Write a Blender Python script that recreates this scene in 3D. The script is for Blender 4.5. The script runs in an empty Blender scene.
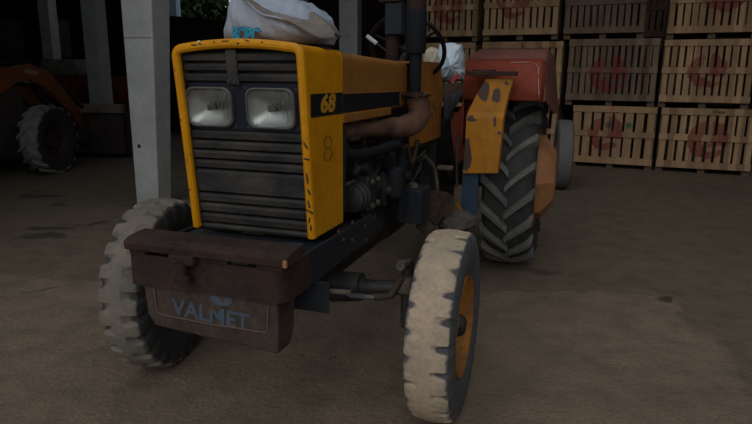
import bpy, bmesh, math, random
from mathutils import Vector, Matrix
random.seed(7)
sc = bpy.context.scene
COL = sc.collection
PI = math.pi
sin, cos = math.sin, math.cos

# ------------------------------------------------------------------ camera
H, PITCH, ROLL, F = 1.413, 0.2207, 0.0089, 600.6
X0, Y0, PHI = -0.3805, 2.6111, 0.3291           # the tractor's front axle point and heading
cam_d = bpy.data.cameras.new('camera'); cam = bpy.data.objects.new('camera', cam_d); COL.objects.link(cam)
cam_d.sensor_width = 36; cam_d.lens = F / 752 * 36
cam.matrix_world = Matrix.Translation((0, 0, H)) @ Matrix.Rotation(PI/2 - PITCH, 4, 'X') @ Matrix.Rotation(ROLL, 4, 'Z')
sc.camera = cam

def ray(u, v):
    a, b = u - 376, v - 212; c, s = cos(ROLL), sin(ROLL)
    x = c*a + s*b; y = -s*a + c*b
    return Vector((x/F, cos(PITCH) - y/F*sin(PITCH), -sin(PITCH) - y/F*cos(PITCH)))
def w2t(P):
    dx, dy = P[0]-X0, P[1]-Y0; s, c = sin(PHI), cos(PHI)
    return Vector((-s*dx - c*dy, c*dx - s*dy, P[2]))
def T(u, v, ax, val):        # pixel to a point of the tractor's own frame
    o = w2t((0, 0, H)); e = w2t(Vector((0, 0, H)) + ray(u, v)) - o
    return o + e*((val - o[ax]) / e[ax])
def W(u, v, Y):              # pixel to a world point at distance Y
    d = ray(u, v); return Vector((0, 0, H)) + d*(Y/d[1])

# ------------------------------------------------------------------ materials
def mat(name, col, rough=.7, metal=0., col2=None, scale=6., lo=.35, hi=.7, spots=None, bump=.0, bscale=40., fine=.12,
        stretch=(1, 1, 1), rnd=0., extra=None):
    m = bpy.data.materials.new(name); m.use_nodes = True; nt = m.node_tree; N = nt.nodes; L = nt.links
    b = N['Principled BSDF']; b.inputs['Roughness'].default_value = rough; b.inputs['Metallic'].default_value = metal; b.inputs['Specular IOR Level'].default_value = .5 if metal else .28
    tc = N.new('ShaderNodeTexCoord'); mp = N.new('ShaderNodeMapping'); mp.inputs['Scale'].default_value = stretch
    L.new(tc.outputs['Object'], mp.inputs['Vector']); vec = mp.outputs['Vector']
    def noise(sc_, det=6., rg=.6):
        n = N.new('ShaderNodeTexNoise'); n.inputs['Scale'].default_value = sc_; n.inputs['Detail'].default_value = det
        n.inputs['Roughness'].default_value = rg; L.new(vec, n.inputs['Vector']); return n.outputs['Fac']
    def mr(src, a, c, d=0., e=1.):
        r = N.new('ShaderNodeMapRange'); r.inputs[1].default_value = a; r.inputs[2].default_value = c
        r.inputs[3].default_value = d; r.inputs[4].default_value = e; L.new(src, r.inputs[0]); return r.outputs[0]
    def mix(fac, A, B, mode='MIX'):
        x = N.new('ShaderNodeMix'); x.data_type = 'RGBA'; x.blend_type = mode
        if isinstance(fac, float): x.inputs[0].default_value = fac
        else: L.new(fac, x.inputs[0])
        for sock, val in ((x.inputs[6], A), (x.inputs[7], B)):
            if isinstance(val, tuple): sock.default_value = (*val, 1)
            else: L.new(val, sock)
        return x.outputs[2]
    c = tuple(col)
    if col2: c = mix(mr(noise(scale), lo, hi), c, tuple(col2))
    if fine:
        c = mix(1., c, mix(mr(noise(scale*7, 4.), .3, .7), (1-fine,)*3, (1+fine,)*3), 'MULTIPLY')
    if rnd:
        oi = N.new('ShaderNodeObjectInfo')
        c = mix(1., c, mix(mr(oi.outputs['Random'], 0, 1), (1-rnd,)*3, (1+rnd,)*3), 'MULTIPLY')
    if spots:
        for (scol, thr, ssc, soft) in spots:
            c = mix(mr(noise(ssc, 8., .65), thr, thr+soft), c, tuple(scol))
    if extra: c = extra(nt, c, mix, mr, noise, tc)
    if isinstance(c, tuple): b.inputs['Base Color'].default_value = (*c, 1)
    else: L.new(c, b.inputs['Base Color'])
    if bump:
        bp = N.new('ShaderNodeBump'); bp.inputs['Strength'].default_value = bump; bp.inputs['Distance'].default_value = .01
        L.new(noise(bscale, 6.), bp.inputs['Height']); L.new(bp.outputs[0], b.inputs['Normal'])
    return m

DUST = (.11, .085, .062)
M = {}
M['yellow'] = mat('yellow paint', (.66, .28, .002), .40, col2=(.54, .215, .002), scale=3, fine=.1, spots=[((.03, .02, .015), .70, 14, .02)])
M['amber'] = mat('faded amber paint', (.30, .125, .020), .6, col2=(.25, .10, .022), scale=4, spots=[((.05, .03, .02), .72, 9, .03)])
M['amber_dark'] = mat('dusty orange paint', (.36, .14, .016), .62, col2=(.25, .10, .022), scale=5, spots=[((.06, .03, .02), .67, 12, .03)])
def guard_extra(nt, c, mix, mr, noise, tc):
    N, L = nt.nodes, nt.links; sp = N.new('ShaderNodeSeparateXYZ'); L.new(tc.outputs['Object'], sp.inputs[0])
    def mth(op, a, b_=0.):
        n = N.new('ShaderNodeMath'); n.operation = op
        for i, v in enumerate((a, b_)):
            if isinstance(v, (int, float)): n.inputs[i].default_value = v
            else: L.new(v, n.inputs[i])
        return n.outputs[0]
    n1 = mth('MULTIPLY', mth('SUBTRACT', noise(9., 6., .7), .5), .16)
    for u, v, ry, rz in ((483, 91, .038, .085), (497, 95, .03, .045), (473, 117, .032, .022), (466, 155, .042, .115), (495, 122, .010, .04), (499, 134, .014, .012), (507, 84, .02, .012)):
        q = T(u, v, 0, -1.555)
        a = mth('DIVIDE', mth('ADD', mth('SUBTRACT', sp.outputs[1], q.y), mth('MULTIPLY', n1, .35)), ry); d = mth('DIVIDE', mth('ADD', mth('SUBTRACT', sp.outputs[2], q.z), n1), rz)
        rr = mth('SQRT', mth('ADD', mth('MULTIPLY', a, a), mth('MULTIPLY', d, d)))
        c = mix(mr(rr, .95, 1.02, 1., 0.), c, (.085, .055, .045))
    return c
M['chipped'] = mat('chipped yellow paint', (.52, .21, .012), .55, col2=(.36, .15, .02), scale=4, spots=[((.04, .022, .018), .68, 17, .02)], extra=guard_extra)
M['band'] = mat('black stripe paint', (.006, .008, .013), .6, spots=[((.10, .09, .07), .71, 30, .02)])
M['number'] = mat('number paint', (.50, .25, .015), .5)
M['grille'] = mat('dusty black plastic', (.022, .022, .024), .62, col2=(.075, .064, .052), scale=5, lo=.4, hi=.75, stretch=(1, 1, 2.5), bump=.15, bscale=60)
M['panel'] = mat('dark blue panel', (.006, .010, .019), .6, spots=[((.05, .05, .06), .63, 25, .1)])
M['rust'] = mat('dark red rust', (.050, .027, .021), .78, col2=(.020, .013, .012), scale=7, spots=[((.20, .09, .03), .70, 16, .05)], bump=.5, bscale=45, fine=.25)
M['rust_weight'] = mat('rusty cast iron', (.076, .055, .043), .8, col2=(.042, .028, .023), scale=6, spots=[((.045, .065, .085), .64, 7, .06), ((.13, .055, .022), .67, 11, .08)], bump=.5, bscale=35, fine=.25)
M['pale_rust'] = mat('pale rust', (.17, .090, .058), .85, col2=(.07, .035, .024), scale=9, spots=[((.05, .03, .02), .62, 25, .1)], bump=.3, bscale=60)
M['border'] = mat('worn bare edge', (.13, .085, .065), .7)
M['blue'] = mat('dark blue steel', (.012, .019, .030), .55, col2=(.030, .028, .028), scale=6, spots=[((.09, .05, .03), .66, 18, .05)], bump=.2)
M['blue_light'] = mat('worn blue paint', (.030, .062, .10), .6, col2=(.03, .05, .08), scale=10)
M['blue_letter'] = mat('worn blue lettering', (.068, .090, .118), .75, spots=[((.075, .048, .038), .50, 16, .10)])
M['grease'] = mat('greasy black metal', (.012, .012, .013), .5, col2=(.05, .045, .04), scale=12, bump=.4, bscale=50)
M['iron'] = mat('oily grey iron', (.045, .043, .042), .5, .2, col2=(.018, .017, .017), scale=10, bump=.4, bscale=50)
M['iron_brown'] = mat('brown oily iron', (.075, .052, .036), .7, col2=(.025, .02, .016), scale=14, bump=.4, bscale=50)
M['dustiron'] = mat('dusty iron', (.13, .105, .08), .85, col2=(.05, .04, .032), scale=10, bump=.5, bscale=40)
M['steel'] = mat('bright steel rod', (.30, .33, .38), .25, .9, fine=.05)
M['pipe'] = mat('black exhaust paint', (.006, .008, .012), .8, spots=[((.05, .04, .04), .68, 14, .1)])
M['rustpipe'] = mat('brown rusted pipe', (.040, .019, .017), .85, col2=(.02, .012, .012), scale=9, bump=.4)
M['greybox'] = mat('grey blue metal box', (.020, .025, .034), .8, spots=[((.05, .025, .02), .62, 12, .05)])
M['rubber_pale'] = mat('dust covered rubber', (.235, .205, .175), .92, col2=(.16, .145, .13), scale=7, spots=[((.07, .07, .073), .60, 16, .12)], bump=.5, bscale=50)
M['rubber'] = mat('dusty tyre rubber', (.125, .118, .105), .9, col2=(.055, .056, .057), scale=6, bump=.5, bscale=45, spots=[((.025, .025, .027), .62, 9, .1)])
M['rubber_dark'] = mat('dark tyre rubber', (.028, .029, .031), .85, col2=(.06, .058, .055), scale=7, bump=.3)
M['rubber_lug'] = mat('dusty lug rubber', (.16, .155, .14), .9, col2=(.085, .085, .08), scale=8, bump=.3)
M['rubber_grey'] = mat('grey worn rubber', (.13, .13, .13), .9, bump=.3)
M['rim'] = mat('orange wheel paint', (.40, .15, .015), .65, col2=(.19, .09, .035), scale=8, spots=[((.05, .035, .03), .64, 12, .05)])
M['rim_peach'] = mat('dusty orange wheel paint', (.42, .19, .08), .75, col2=(.28, .13, .06), scale=6, spots=[((.05, .03, .02), .67, 10, .04)])
M['red'] = mat('faded red paint', (.24, .042, .020), .65, col2=(.16, .032, .018), scale=3, spots=[((.05, .025, .02), .70, 6, .05)])
M['red_brown'] = mat('weathered red brown paint', (.17, .062, .042), .75, col2=(.12, .05, .04), scale=5)
M['scratch'] = mat('pale scratched edge', (.42, .25, .2), .8, spots=[((.32, .06, .04), .52, 20, .05)])
M['sackcloth'] = mat('white woven plastic', (.36, .42, .52), .6, col2=(.29, .33, .40), scale=4, spots=[((.17, .14, .12), .66, 3.2, .18)], bump=.35, bscale=90, fine=.08)
M['sackdirty'] = mat('dirty folded sack plastic', (.23, .205, .185), .7, col2=(.12, .10, .085), scale=5, bump=.5, bscale=40)
M['sackwhite'] = mat('white crumpled plastic', (.62, .72, .82), .5, col2=(.50, .58, .66), scale=7, bump=.5, bscale=25)
M['sackred'] = mat('red print', (.50, .05, .07), .6, spots=[((.5, .4, .42), .58, 25, .1)])
M['sackblue'] = mat('bright blue print', (.02, .27, .45), .6, spots=[((.35, .4, .46), .62, 30, .1)])
M['cream'] = mat('cream cloth', (.50, .46, .36), .9, col2=(.42, .37, .28), scale=9)
M['cushion'] = mat('brown seat cloth', (.12, .085, .055), .9, col2=(.06, .04, .03), scale=9, bump=.5)
M['rag'] = mat('grey torn vinyl', (.055, .06, .068), .6, col2=(.02, .02, .022), scale=8)
M['black'] = mat('black plastic', (.008, .008, .009), .4, fine=0)
M['white_handle'] = mat('grey white grip', (.45, .50, .56), .4, fine=0)
M['concrete_post'] = mat('grey painted concrete', (.44, .46, .455), .9, col2=(.33, .345, .335), scale=2.5, spots=[((.20, .17, .12), .60, 2.2, .2), ((.06, .05, .04), .74, 9, .02)], bump=.25, bscale=30, fine=.08)
M['stone'] = mat('grey broken concrete', (.11, .10, .085), .95, col2=(.06, .055, .045), scale=12, bump=.8, bscale=30)
M['steelpost'] = mat('pale blue post', (.30, .42, .52), .7)
M['wall'] = mat('dark brown wall', (.03, .018, .014), .95)
M['roof'] = mat('roof sheet', (.06, .055, .05), .9)
M['loader'] = mat('dark orange machine paint', (.20, .062, .012), .6, col2=(.13, .04, .010), scale=4, spots=[((.03, .02, .015), .66, 9, .05)])
M['bucket'] = mat('worn bucket steel', (.06, .048, .042), .7, col2=(.035, .028, .025), scale=4)
M['loader_grey'] = mat('pale grey decal', (.30, .22, .18), .6)
M['truckred'] = mat('dark red board', (.12, .025, .015), .7)
M['bundle'] = mat('pale wrapped bundle', (.22, .20, .18), .8, col2=(.10, .09, .08), scale=6)
M['block'] = mat('stacked block', (.09, .085, .08), .9, col2=(.05, .045, .04), scale=5)
M['leaf'] = mat('leaf green', (.022, .048, .014), .6, rnd=.0, col2=(.05, .075, .02), scale=3)
M['bark'] = mat('bark', (.05, .04, .03), .9)
M['green_stencil'] = mat('green stencil', (.015, .13, .07), .8)
M['grey_stencil'] = mat('grey stencil', (.05, .05, .045), .8)
M['black_ink'] = mat('black ink', (.02, .02, .02), .8, fine=0)
M['underpaint'] = mat('white paint blob', (.7, .68, .65), .7, fine=0)
gl = bpy.data.materials.new('headlight glass'); gl.use_nodes = True
b = gl.node_tree.nodes['Principled BSDF']; b.inputs['Base Color'].default_value = (.92, .95, .95, 1)
b.inputs['Roughness'].default_value = .16; b.inputs['Transmission Weight'].default_value = 1.; b.inputs['IOR'].default_value = 1.35
M['glass'] = gl
wv = gl.node_tree.nodes.new('ShaderNodeTexWave'); wv.inputs['Scale'].default_value = 22; wv.bands_direction = 'Y'
tcg = gl.node_tree.nodes.new('ShaderNodeTexCoord'); bpg = gl.node_tree.nodes.new('ShaderNodeBump'); bpg.inputs['Strength'].default_value = .35; bpg.inputs['Distance'].default_value = .004
gl.node_tree.links.new(tcg.outputs['Object'], wv.inputs['Vector']); gl.node_tree.links.new(wv.outputs['Fac'], bpg.inputs['Height']); gl.node_tree.links.new(bpg.outputs[0], b.inputs['Normal'])
M['reflector'] = mat('dull reflector', (.46, .46, .44), .30, .85, col2=(.40, .39, .37), scale=5, fine=0)
M['lamp_rim'] = mat('dusty lamp rim', (.11, .11, .105), .5)

def dust_extra(rad, dark, soft=.006):
    def f(nt, c, mix, mr, noise, tc):
        N, L = nt.nodes, nt.links; sp = N.new('ShaderNodeSeparateXYZ'); L.new(tc.outputs['Object'], sp.inputs[0])
        cb = N.new('ShaderNodeCombineXYZ'); L.new(sp.outputs[0], cb.inputs[0]); L.new(sp.outputs[2], cb.inputs[2])
        ln = N.new('ShaderNodeVectorMath'); ln.operation = 'LENGTH'; L.new(cb.outputs[0], ln.inputs[0])
        ad = N.new('ShaderNodeMath'); ad.operation = 'MULTIPLY_ADD'; L.new(noise(18.), ad.inputs[0]); ad.inputs[1].default_value = .022; L.new(ln.outputs['Value'], ad.inputs[2])
        return mix(mr(ad.outputs[0], rad, rad+soft), dark, c)
    return f
M['rubber_pale'] = mat('dust covered rubber', (.48, .375, .27), .92, col2=(.33, .275, .21), scale=7, spots=[((.16, .15, .14), .62, 12, .12)], bump=.5, bscale=50, extra=dust_extra(.394, (.085, .088, .092)))
M['rubber'] = mat('dusty tyre rubber', (.21, .185, .15), .9, col2=(.13, .12, .10), scale=6, bump=.5, bscale=45, spots=[((.12, .115, .11), .60, 9, .1)], extra=dust_extra(.398, (.055, .055, .055)))
M['rubber_loader'] = mat('worn loader rubber', (.24, .235, .22), .9, col2=(.16, .155, .15), scale=7, bump=.5, extra=dust_extra(.455, (.03, .03, .03), .012))
# wood with the red painted roundel
def wood_extra(nt, c, mix, mr, noise, tc):
    N, L = nt.nodes, nt.links
    sp = N.new('ShaderNodeSeparateXYZ'); L.new(tc.outputs['Object'], sp.inputs[0])
    at = N.new('ShaderNodeAttribute'); at.attribute_type = 'OBJECT'; at.attribute_name = 'mark'   # (x, z, radius) of the painted mark
    sa = N.new('ShaderNodeSeparateXYZ'); L.new(at.outputs['Vector'], sa.inputs[0])
    def mth(op, a, b_=0.):
        n = N.new('ShaderNodeMath'); n.operation = op
        for i, v in enumerate((a, b_)):
            if isinstance(v, (int, float)): n.inputs[i].default_value = v
            else: L.new(v, n.inputs[i])
        return n.outputs[0]
    nz = mth('MULTIPLY', mth('SUBTRACT', noise(9.), .5), .16)
    x = mth('ADD', mth('SUBTRACT', sp.outputs[0], sa.outputs[0]), nz); z = mth('ADD', mth('SUBTRACT', sp.outputs[2], sa.outputs[1]), nz)
    r = mth('SQRT', mth('ADD', mth('MULTIPLY', x, x), mth('MULTIPLY', z, z)))
    disc = mth('LESS_THAN', r, sa.outputs[2])
    gap = mth('MULTIPLY', mth('LESS_THAN', mth('ABSOLUTE', mth('ADD', x, .015)), .045), mth('GREATER_THAN', z, -.05))
    gap2 = mth('MULTIPLY', mth('LESS_THAN', mth('ABSOLUTE', mth('ADD', z, .12)), .035), mth('GREATER_THAN', x, -.02))
    gap3 = mth('LESS_THAN', mth('SQRT', mth('ADD', mth('MULTIPLY', x, x), mth('MULTIPLY', z, z))), .11)
    gap3 = mth('MULTIPLY', gap3, mth('LESS_THAN', x, 0.0))
    keep = mth('SUBTRACT', 1., mth('MINIMUM', 1., mth('ADD', gap, mth('ADD', gap2, gap3))))
    fac = mth('MULTIPLY', mth('MULTIPLY', disc, keep), mr(noise(5.), .2, .6, .25, .88))
    sx = N.new('ShaderNodeTexNoise'); sx.noise_dimensions = '1D'; sx.inputs['Scale'].default_value = 9.; sx.inputs['Detail'].default_value = 0
    L.new(mth('ADD', mth('SNAP', sp.outputs[0], .11), at.outputs['Fac']), sx.inputs['W'])
    c = mix(1., c, mix(mr(sx.outputs['Fac'], .3, .7), (.72,)*3, (1.2,)*3), 'MULTIPLY')
    return mix(fac, c, (.18, .030, .030))
M['wood'] = mat('crate wood', (.36, .235, .130), .85, col2=(.26, .165, .095), scale=3, stretch=(1, 1, .35), rnd=.12, extra=wood_extra, bump=.3, bscale=30)
M['wood_grey'] = mat('weathered crate wood', (.19, .135, .095), .9, col2=(.12, .08, .06), scale=3, stretch=(1, 1, .35), rnd=.12, extra=wood_extra, bump=.3, bscale=30)
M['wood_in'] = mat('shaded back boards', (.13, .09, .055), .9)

# ------------------------------------------------------------------ mesh helpers
def fin(name, bm, m, parent=None, smooth=False, bevel=0., seg=2, angle=35):
    bmesh.ops.remove_doubles(bm, verts=bm.verts, dist=1e-6)
    bmesh.ops.recalc_face_normals(bm, faces=bm.faces)
    me = bpy.data.meshes.new(name); bm.to_mesh(me); bm.free()
    o = bpy.data.objects.new(name, me); COL.objects.link(o)
    me.materials.append(M[m] if isinstance(m, str) else m)
    if parent: o.parent = parent
    if bevel:
        md = o.modifiers.new('bevel', 'BEVEL'); md.width = bevel; md.segments = seg; md.limit_method = 'ANGLE'; md.angle_limit = math.radians(40)
    if smooth:
        for p in me.polygons: p.use_smooth = True
        try:
            me.set_sharp_from_angle(angle=math.radians(angle))
        except Exception: pass
    return o
def B(): return bmesh.new()
def box(bm, lo, hi, mtx=None):
    x0, y0, z0 = lo; x1, y1, z1 = hi
    vs = [bm.verts.new(v) for v in ((x0,y0,z0),(x1,y0,z0),(x1,y1,z0),(x0,y1,z0),(x0,y0,z1),(x1,y0,z1),(x1,y1,z1),(x0,y1,z1))]
    for f in ((0,3,2,1),(4,5,6,7),(0,1,5,4),(1,2,6,5),(2,3,7,6),(3,0,4,7)): bm.faces.new([vs[i] for i in f])
    if mtx is not None:
        for v in vs: v.co = mtx @ v.co
    return vs
def cbox(bm, c, s, rot=None):
    mt = Matrix.Translation(c)
    if rot is not None: mt = mt @ rot
    return box(bm, (-s[0]/2, -s[1]/2, -s[2]/2), (s[0]/2, s[1]/2, s[2]/2), mt)
def tube(bm, pts, r, n=12, caps=True, up=None):
    pts = [Vector(p) for p in pts]; rs = r if isinstance(r, (list, tuple)) else [r]*len(pts)
    rings = []; prev = None
    for i, p in enumerate(pts):
        d = (pts[min(i+1, len(pts)-1)] - pts[max(i-1, 0)]).normalized()
        if prev is None:
            a = Vector((0, 0, 1)) if abs(d.z) < .9 else Vector((1, 0, 0)); e = d.cross(a).normalized()
        else:
            e = (prev - d*prev.dot(d)).normalized()
        prev = e; f = d.cross(e)
        rings.append([bm.verts.new(p + rs[i]*(cos(2*PI*k/n)*e + sin(2*PI*k/n)*f)) for k in range(n)])
    for a, b_ in zip(rings, rings[1:]):
        for k in range(n): bm.faces.new((a[k], a[(k+1) % n], b_[(k+1) % n], b_[k]))
    if caps: bm.faces.new(rings[0][::-1]); bm.faces.new(rings[-1])
def lathe(bm, prof, n=32, mtx=None, closed=False):      # prof (axial y, radius), axis along local y
    rings = []
    for (y, r) in prof:
        if r < 1e-5: rings.append([bm.verts.new((0, y, 0))])
        else: rings.append([bm.verts.new((r*cos(2*PI*k/n), y, r*sin(2*PI*k/n))) for k in range(n)])
    pairs = list(zip(rings, rings[1:])) + ([(rings[-1], rings[0])] if closed else [])
    for a, b_ in pairs:
        if len(a) == 1 and len(b_) == 1: continue
        for k in range(n):
            q = (k+1) % n
            if len(a) == 1: bm.faces.new((a[0], b_[q], b_[k]))
            elif len(b_) == 1: bm.faces.new((a[k], a[q], b_[0]))
            else: bm.faces.new((a[k], a[q], b_[q], b_[k]))
    vs = [v for r in rings for v in r]
    if mtx is not None:
        for v in vs: v.co = mtx @ v.co
def prism(bm, poly, ax, a, b_, mtx=None):     # polygon in the two other axes, extruded from a to b_ along ax
    def P(q, t):
        l = list(q); l.insert(ax, t); return Vector(l)
    A = [bm.verts.new(P(q, a)) for q in poly]; C = [bm.verts.new(P(q, b_)) for q in poly]
    n = len(poly); bm.faces.new(A); bm.faces.new(C[::-1])
    for k in range(n): bm.faces.new((A[k], C[k], C[(k+1) % n], A[(k+1) % n]))
    if mtx is not None:
        for v in A + C: v.co = mtx @ v.co
def arc(p, q, n=6):      # quarter curve between via control
    return
def smoothpath(pts, k=6):
    pts = [Vector(p) for p in pts]; out = []
    for i in range(len(pts)-1):
        p0 = pts[max(i-1, 0)]; p1 = pts[i]; p2 = pts[i+1]; p3 = pts[min(i+2, len(pts)-1)]
        for j in range(k):
            t = j/k
            out.append(.5*((2*p1) + (p2-p0)*t + (2*p0-5*p1+4*p2-p3)*t*t + (3*p1-p0-3*p2+p3)*t**3))
    out.append(pts[-1]); return out
def text(name, s, size, m, parent, mtx, depth=.002, offset=.0, shear=0.):
    cu = bpy.data.curves.new(name, 'FONT'); cu.body = s; cu.size = size; cu.extrude = depth; cu.offset = offset; cu.shear = shear
    cu.align_x = 'CENTER'; cu.align_y = 'CENTER'; cu.resolution_u = 4
    t = bpy.data.objects.new('tmp', cu); COL.objects.link(t)
    dg = bpy.context.evaluated_depsgraph_get(); me = bpy.data.meshes.new_from_object(t.evaluated_get(dg))
    bpy.data.objects.remove(t); me.transform(mtx); me.name = name
    o = bpy.data.objects.new(name, me); COL.objects.link(o); me.materials.clear(); me.materials.append(M[m]); o.parent = parent
    return o
def empty(name, loc=(0, 0, 0), rz=0.):
    o = bpy.data.objects.new(name, None); COL.objects.link(o); o.location = loc; o.rotation_euler = (0, 0, rz); o.empty_display_size = .1
    return o
def tag(o, label=None, cat=None, group=None, kind=None):
    if label: o['label'] = label
    if cat: o['category'] = cat
    if group: o['group'] = group
    if kind: o['kind'] = kind
    return o
def copy_tree(o, parent=None):
    c = o.copy(); COL.objects.link(c)
    if parent: c.parent = parent
    for ch in list(o.children): copy_tree(ch, c)
    return c
def TX(x=0, y=0, z=0): return Matrix.Translation((x, y, z))
def RX(a): return Matrix.Rotation(a, 4, 'X')
def RY(a): return Matrix.Rotation(a, 4, 'Y')
def RZ(a): return Matrix.Rotation(a, 4, 'Z')
FACE_X = Matrix(((0,0,1,0),(1,0,0,0),(0,1,0,0),(0,0,0,1)))     # text facing +x of the tractor, reading towards +y
FACE_Y = Matrix(((-1,0,0,0),(0,0,1,0),(0,1,0,0),(0,0,0,1)))    # text facing +y, reading towards -x
FACE_NY = Matrix(((1,0,0,0),(0,0,-1,0),(0,1,0,0),(0,0,0,1)))   # text facing -y (the crates' fronts)

# ------------------------------------------------------------------ setting
def ground_mat():
    m = bpy.data.materials.new('packed earth floor'); m.use_nodes = True; nt = m.node_tree; N, L = nt.nodes, nt.links
    b = N['Principled BSDF']; b.inputs['Roughness'].default_value = .92
    tc = N.new('ShaderNodeTexCoord')
    def noise(s, d=8., rg=.6, dist=0.):
        n = N.new('ShaderNodeTexNoise'); n.inputs['Scale'].default_value = s; n.inputs['Detail'].default_value = d; n.inputs['Roughness'].default_value = rg
        n.inputs['Distortion'].default_value = dist; L.new(tc.outputs['Object'], n.inputs['Vector']); return n.outputs['Fac']
    def mr(src, a, c, d=0., e=1.):
        r = N.new('ShaderNodeMapRange'); r.interpolation_type = 'SMOOTHSTEP'; r.inputs[1].default_value = a; r.inputs[2].default_value = c
        r.inputs[3].default_value = d; r.inputs[4].default_value = e; L.new(src, r.inputs[0]); return r.outputs[0]
    def mth(op, a, b_=0.):
        n = N.new('ShaderNodeMath'); n.operation = op
        for i, v in enumerate((a, b_)):
            if isinstance(v, (int, float)): n.inputs[i].default_value = v
            else: L.new(v, n.inputs[i])
        return n.outputs[0]
    def mix(fac, A, B_, mode='MIX'):
        x = N.new('ShaderNodeMix'); x.data_type = 'RGBA'; x.blend_type = mode
        if isinstance(fac, float): x.inputs[0].default_value = fac
        else: L.new(fac, x.inputs[0])
        for sock, val in ((x.inputs[6], A), (x.inputs[7], B_)):
            if isinstance(val, tuple): sock.default_value = (*val, 1)
            else: L.new(val, sock)
        return x.outputs[2]
    sp = N.new('ShaderNodeSeparateXYZ'); L.new(tc.outputs['Object'], sp.inputs[0])
    n1 = mth('MULTIPLY', mth('SUBTRACT', noise(2.2), .5), .5); n2 = mth('MULTIPLY', mth('SUBTRACT', noise(3.1, dist=1.), .5), .5)
    X = mth('ADD', sp.outputs[0], n1); Y = mth('ADD', sp.outputs[1], n2)
    c = mix(mr(noise(.7), .3, .7), (.190, .143, .098), (.235, .178, .124))
    c = mix(mr(noise(5.), .35, .75), c, (.145, .110, .076))
    c = mix(1., c, mix(mr(noise(55.), .3, .7), (.82,)*3, (1.15,)*3), 'MULTIPLY')
    # paler slab with a ragged edge, darker loose earth beyond it
    edge = mth('MAXIMUM', mth('SUBTRACT', Y, mth('ADD', 3.95, mth('MULTIPLY', X, -.06))), mth('SUBTRACT', mth('MULTIPLY', mth('ADD', X, mth('MULTIPLY', Y, -.15)), .9), 1.25))
    c = mix(mr(edge, -.02, .03), c, mix(1., c, (.76, .75, .76), 'MULTIPLY'))
    # dark stains
    def stain(c, sx, sy, rx, ry, col, soft=.35, sl=0.):
        XX, YY = (X, Y) if not sl else (mth('ADD', sp.outputs[0], mth('MULTIPLY', n1, .15)), mth('ADD', sp.outputs[1], mth('MULTIPLY', n2, .15)))
        a = mth('DIVIDE', mth('SUBTRACT', XX, sx), rx); d = mth('DIVIDE', mth('SUBTRACT', mth('SUBTRACT', YY, sy), mth('MULTIPLY', mth('SUBTRACT', XX, sx), sl)), ry)
        r = mth('SQRT', mth('ADD', mth('MULTIPLY', a, a), mth('MULTIPLY', d, d)))
        return mix(mr(r, 1-soft, 1.05, .85, 0.), c, col)
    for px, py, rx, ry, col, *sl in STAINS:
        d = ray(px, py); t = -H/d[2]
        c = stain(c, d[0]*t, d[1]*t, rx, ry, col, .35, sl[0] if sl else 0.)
    L.new(c, b.inputs['Base Color'])
    bp = N.new('ShaderNodeBump'); bp.inputs['Strength'].default_value = .55; bp.inputs['Distance'].default_value = .05
    hh = mth('ADD', mth('MULTIPLY', noise(9., 8., .65), .7), mth('ADD', mth('MULTIPLY', noise(45., 4.), .3), mth('MULTIPLY', mr(edge, -.03, .03), -.25)))
    L.new(hh, bp.inputs['Height']); L.new(bp.outputs[0], b.inputs['Normal'])
    return m
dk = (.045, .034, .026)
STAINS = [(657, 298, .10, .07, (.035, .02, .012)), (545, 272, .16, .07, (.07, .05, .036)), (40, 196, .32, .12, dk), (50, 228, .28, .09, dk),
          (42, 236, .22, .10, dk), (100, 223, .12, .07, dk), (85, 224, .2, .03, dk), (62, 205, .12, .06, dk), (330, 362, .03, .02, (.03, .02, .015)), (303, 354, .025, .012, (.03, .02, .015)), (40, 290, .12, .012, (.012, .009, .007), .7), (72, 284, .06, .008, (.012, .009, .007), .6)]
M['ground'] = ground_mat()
bm = B()
n = 110
def gz(x, y): return 0.
gx = [-16 + 30*i/n for i in range(n+1)]; gy = [-5 + 28*i/n for i in range(n+1)]
V = [[bm.verts.new((x, y, 0)) for y in gy] for x in gx]
for i in range(n):
    for j in range(n): bm.faces.new((V[i][j], V[i+1][j], V[i+1][j+1], V[i][j+1]))
tag(fin('floor', bm, 'ground'), kind='structure')
BA = -math.radians(12)        # the building's turn
bu = Vector((cos(BA), sin(BA), 0)); bv = Vector((-sin(BA), cos(BA), 0))
def bpt(s, t, z): p = Vector((-4, 15.5, 0)) + bu*s + bv*t; return Vector((p.x, p.y, z))
BM = Matrix.Translation((-4, 15.5, 0)) @ RZ(BA)
# back wall with a high opening
bm = B()
prism(bm, [(-12, 0), (16, 0), (16, 6), (2.4, 6), (2.4, 2.58), (-2.2, 2.95), (-2.2, 6), (-12, 6)], 1, 0, .2, BM)
tag(fin('wall_back', bm, 'wall'), kind='structure')
bm = B(); box(bm, (-12.2, -13, 0), (-12, .2, 6), BM); tag(fin('wall_left', bm, 'wall'), kind='structure')
bm = B(); box(bm, (13.2, -16, 0), (13.4, .2, 6), BM); tag(fin('wall_right', bm, 'wall'), kind='structure')  # forward stretch past the roof edge is added unseen, darkens right-facing sides
bm = B(); box(bm, (-12.2, -13.2, 0), (2.4, -13, 5.2), BM); tag(fin('shade_wall_front', bm, 'wall'), kind='structure')  # unseen wall, added to keep daylight off the loader
bm = B(); prism(bm, [(-12.2, .3), (-12.2, -13), (3.2, -13), (3.2, -8.4), (13.4, -8.4), (13.4, .3)], 2, 5.2, 5.35, BM); tag(fin('ceiling', bm, 'roof'), kind='structure')  # roof out of view, its left bay brought forward to darken the loader area

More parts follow.
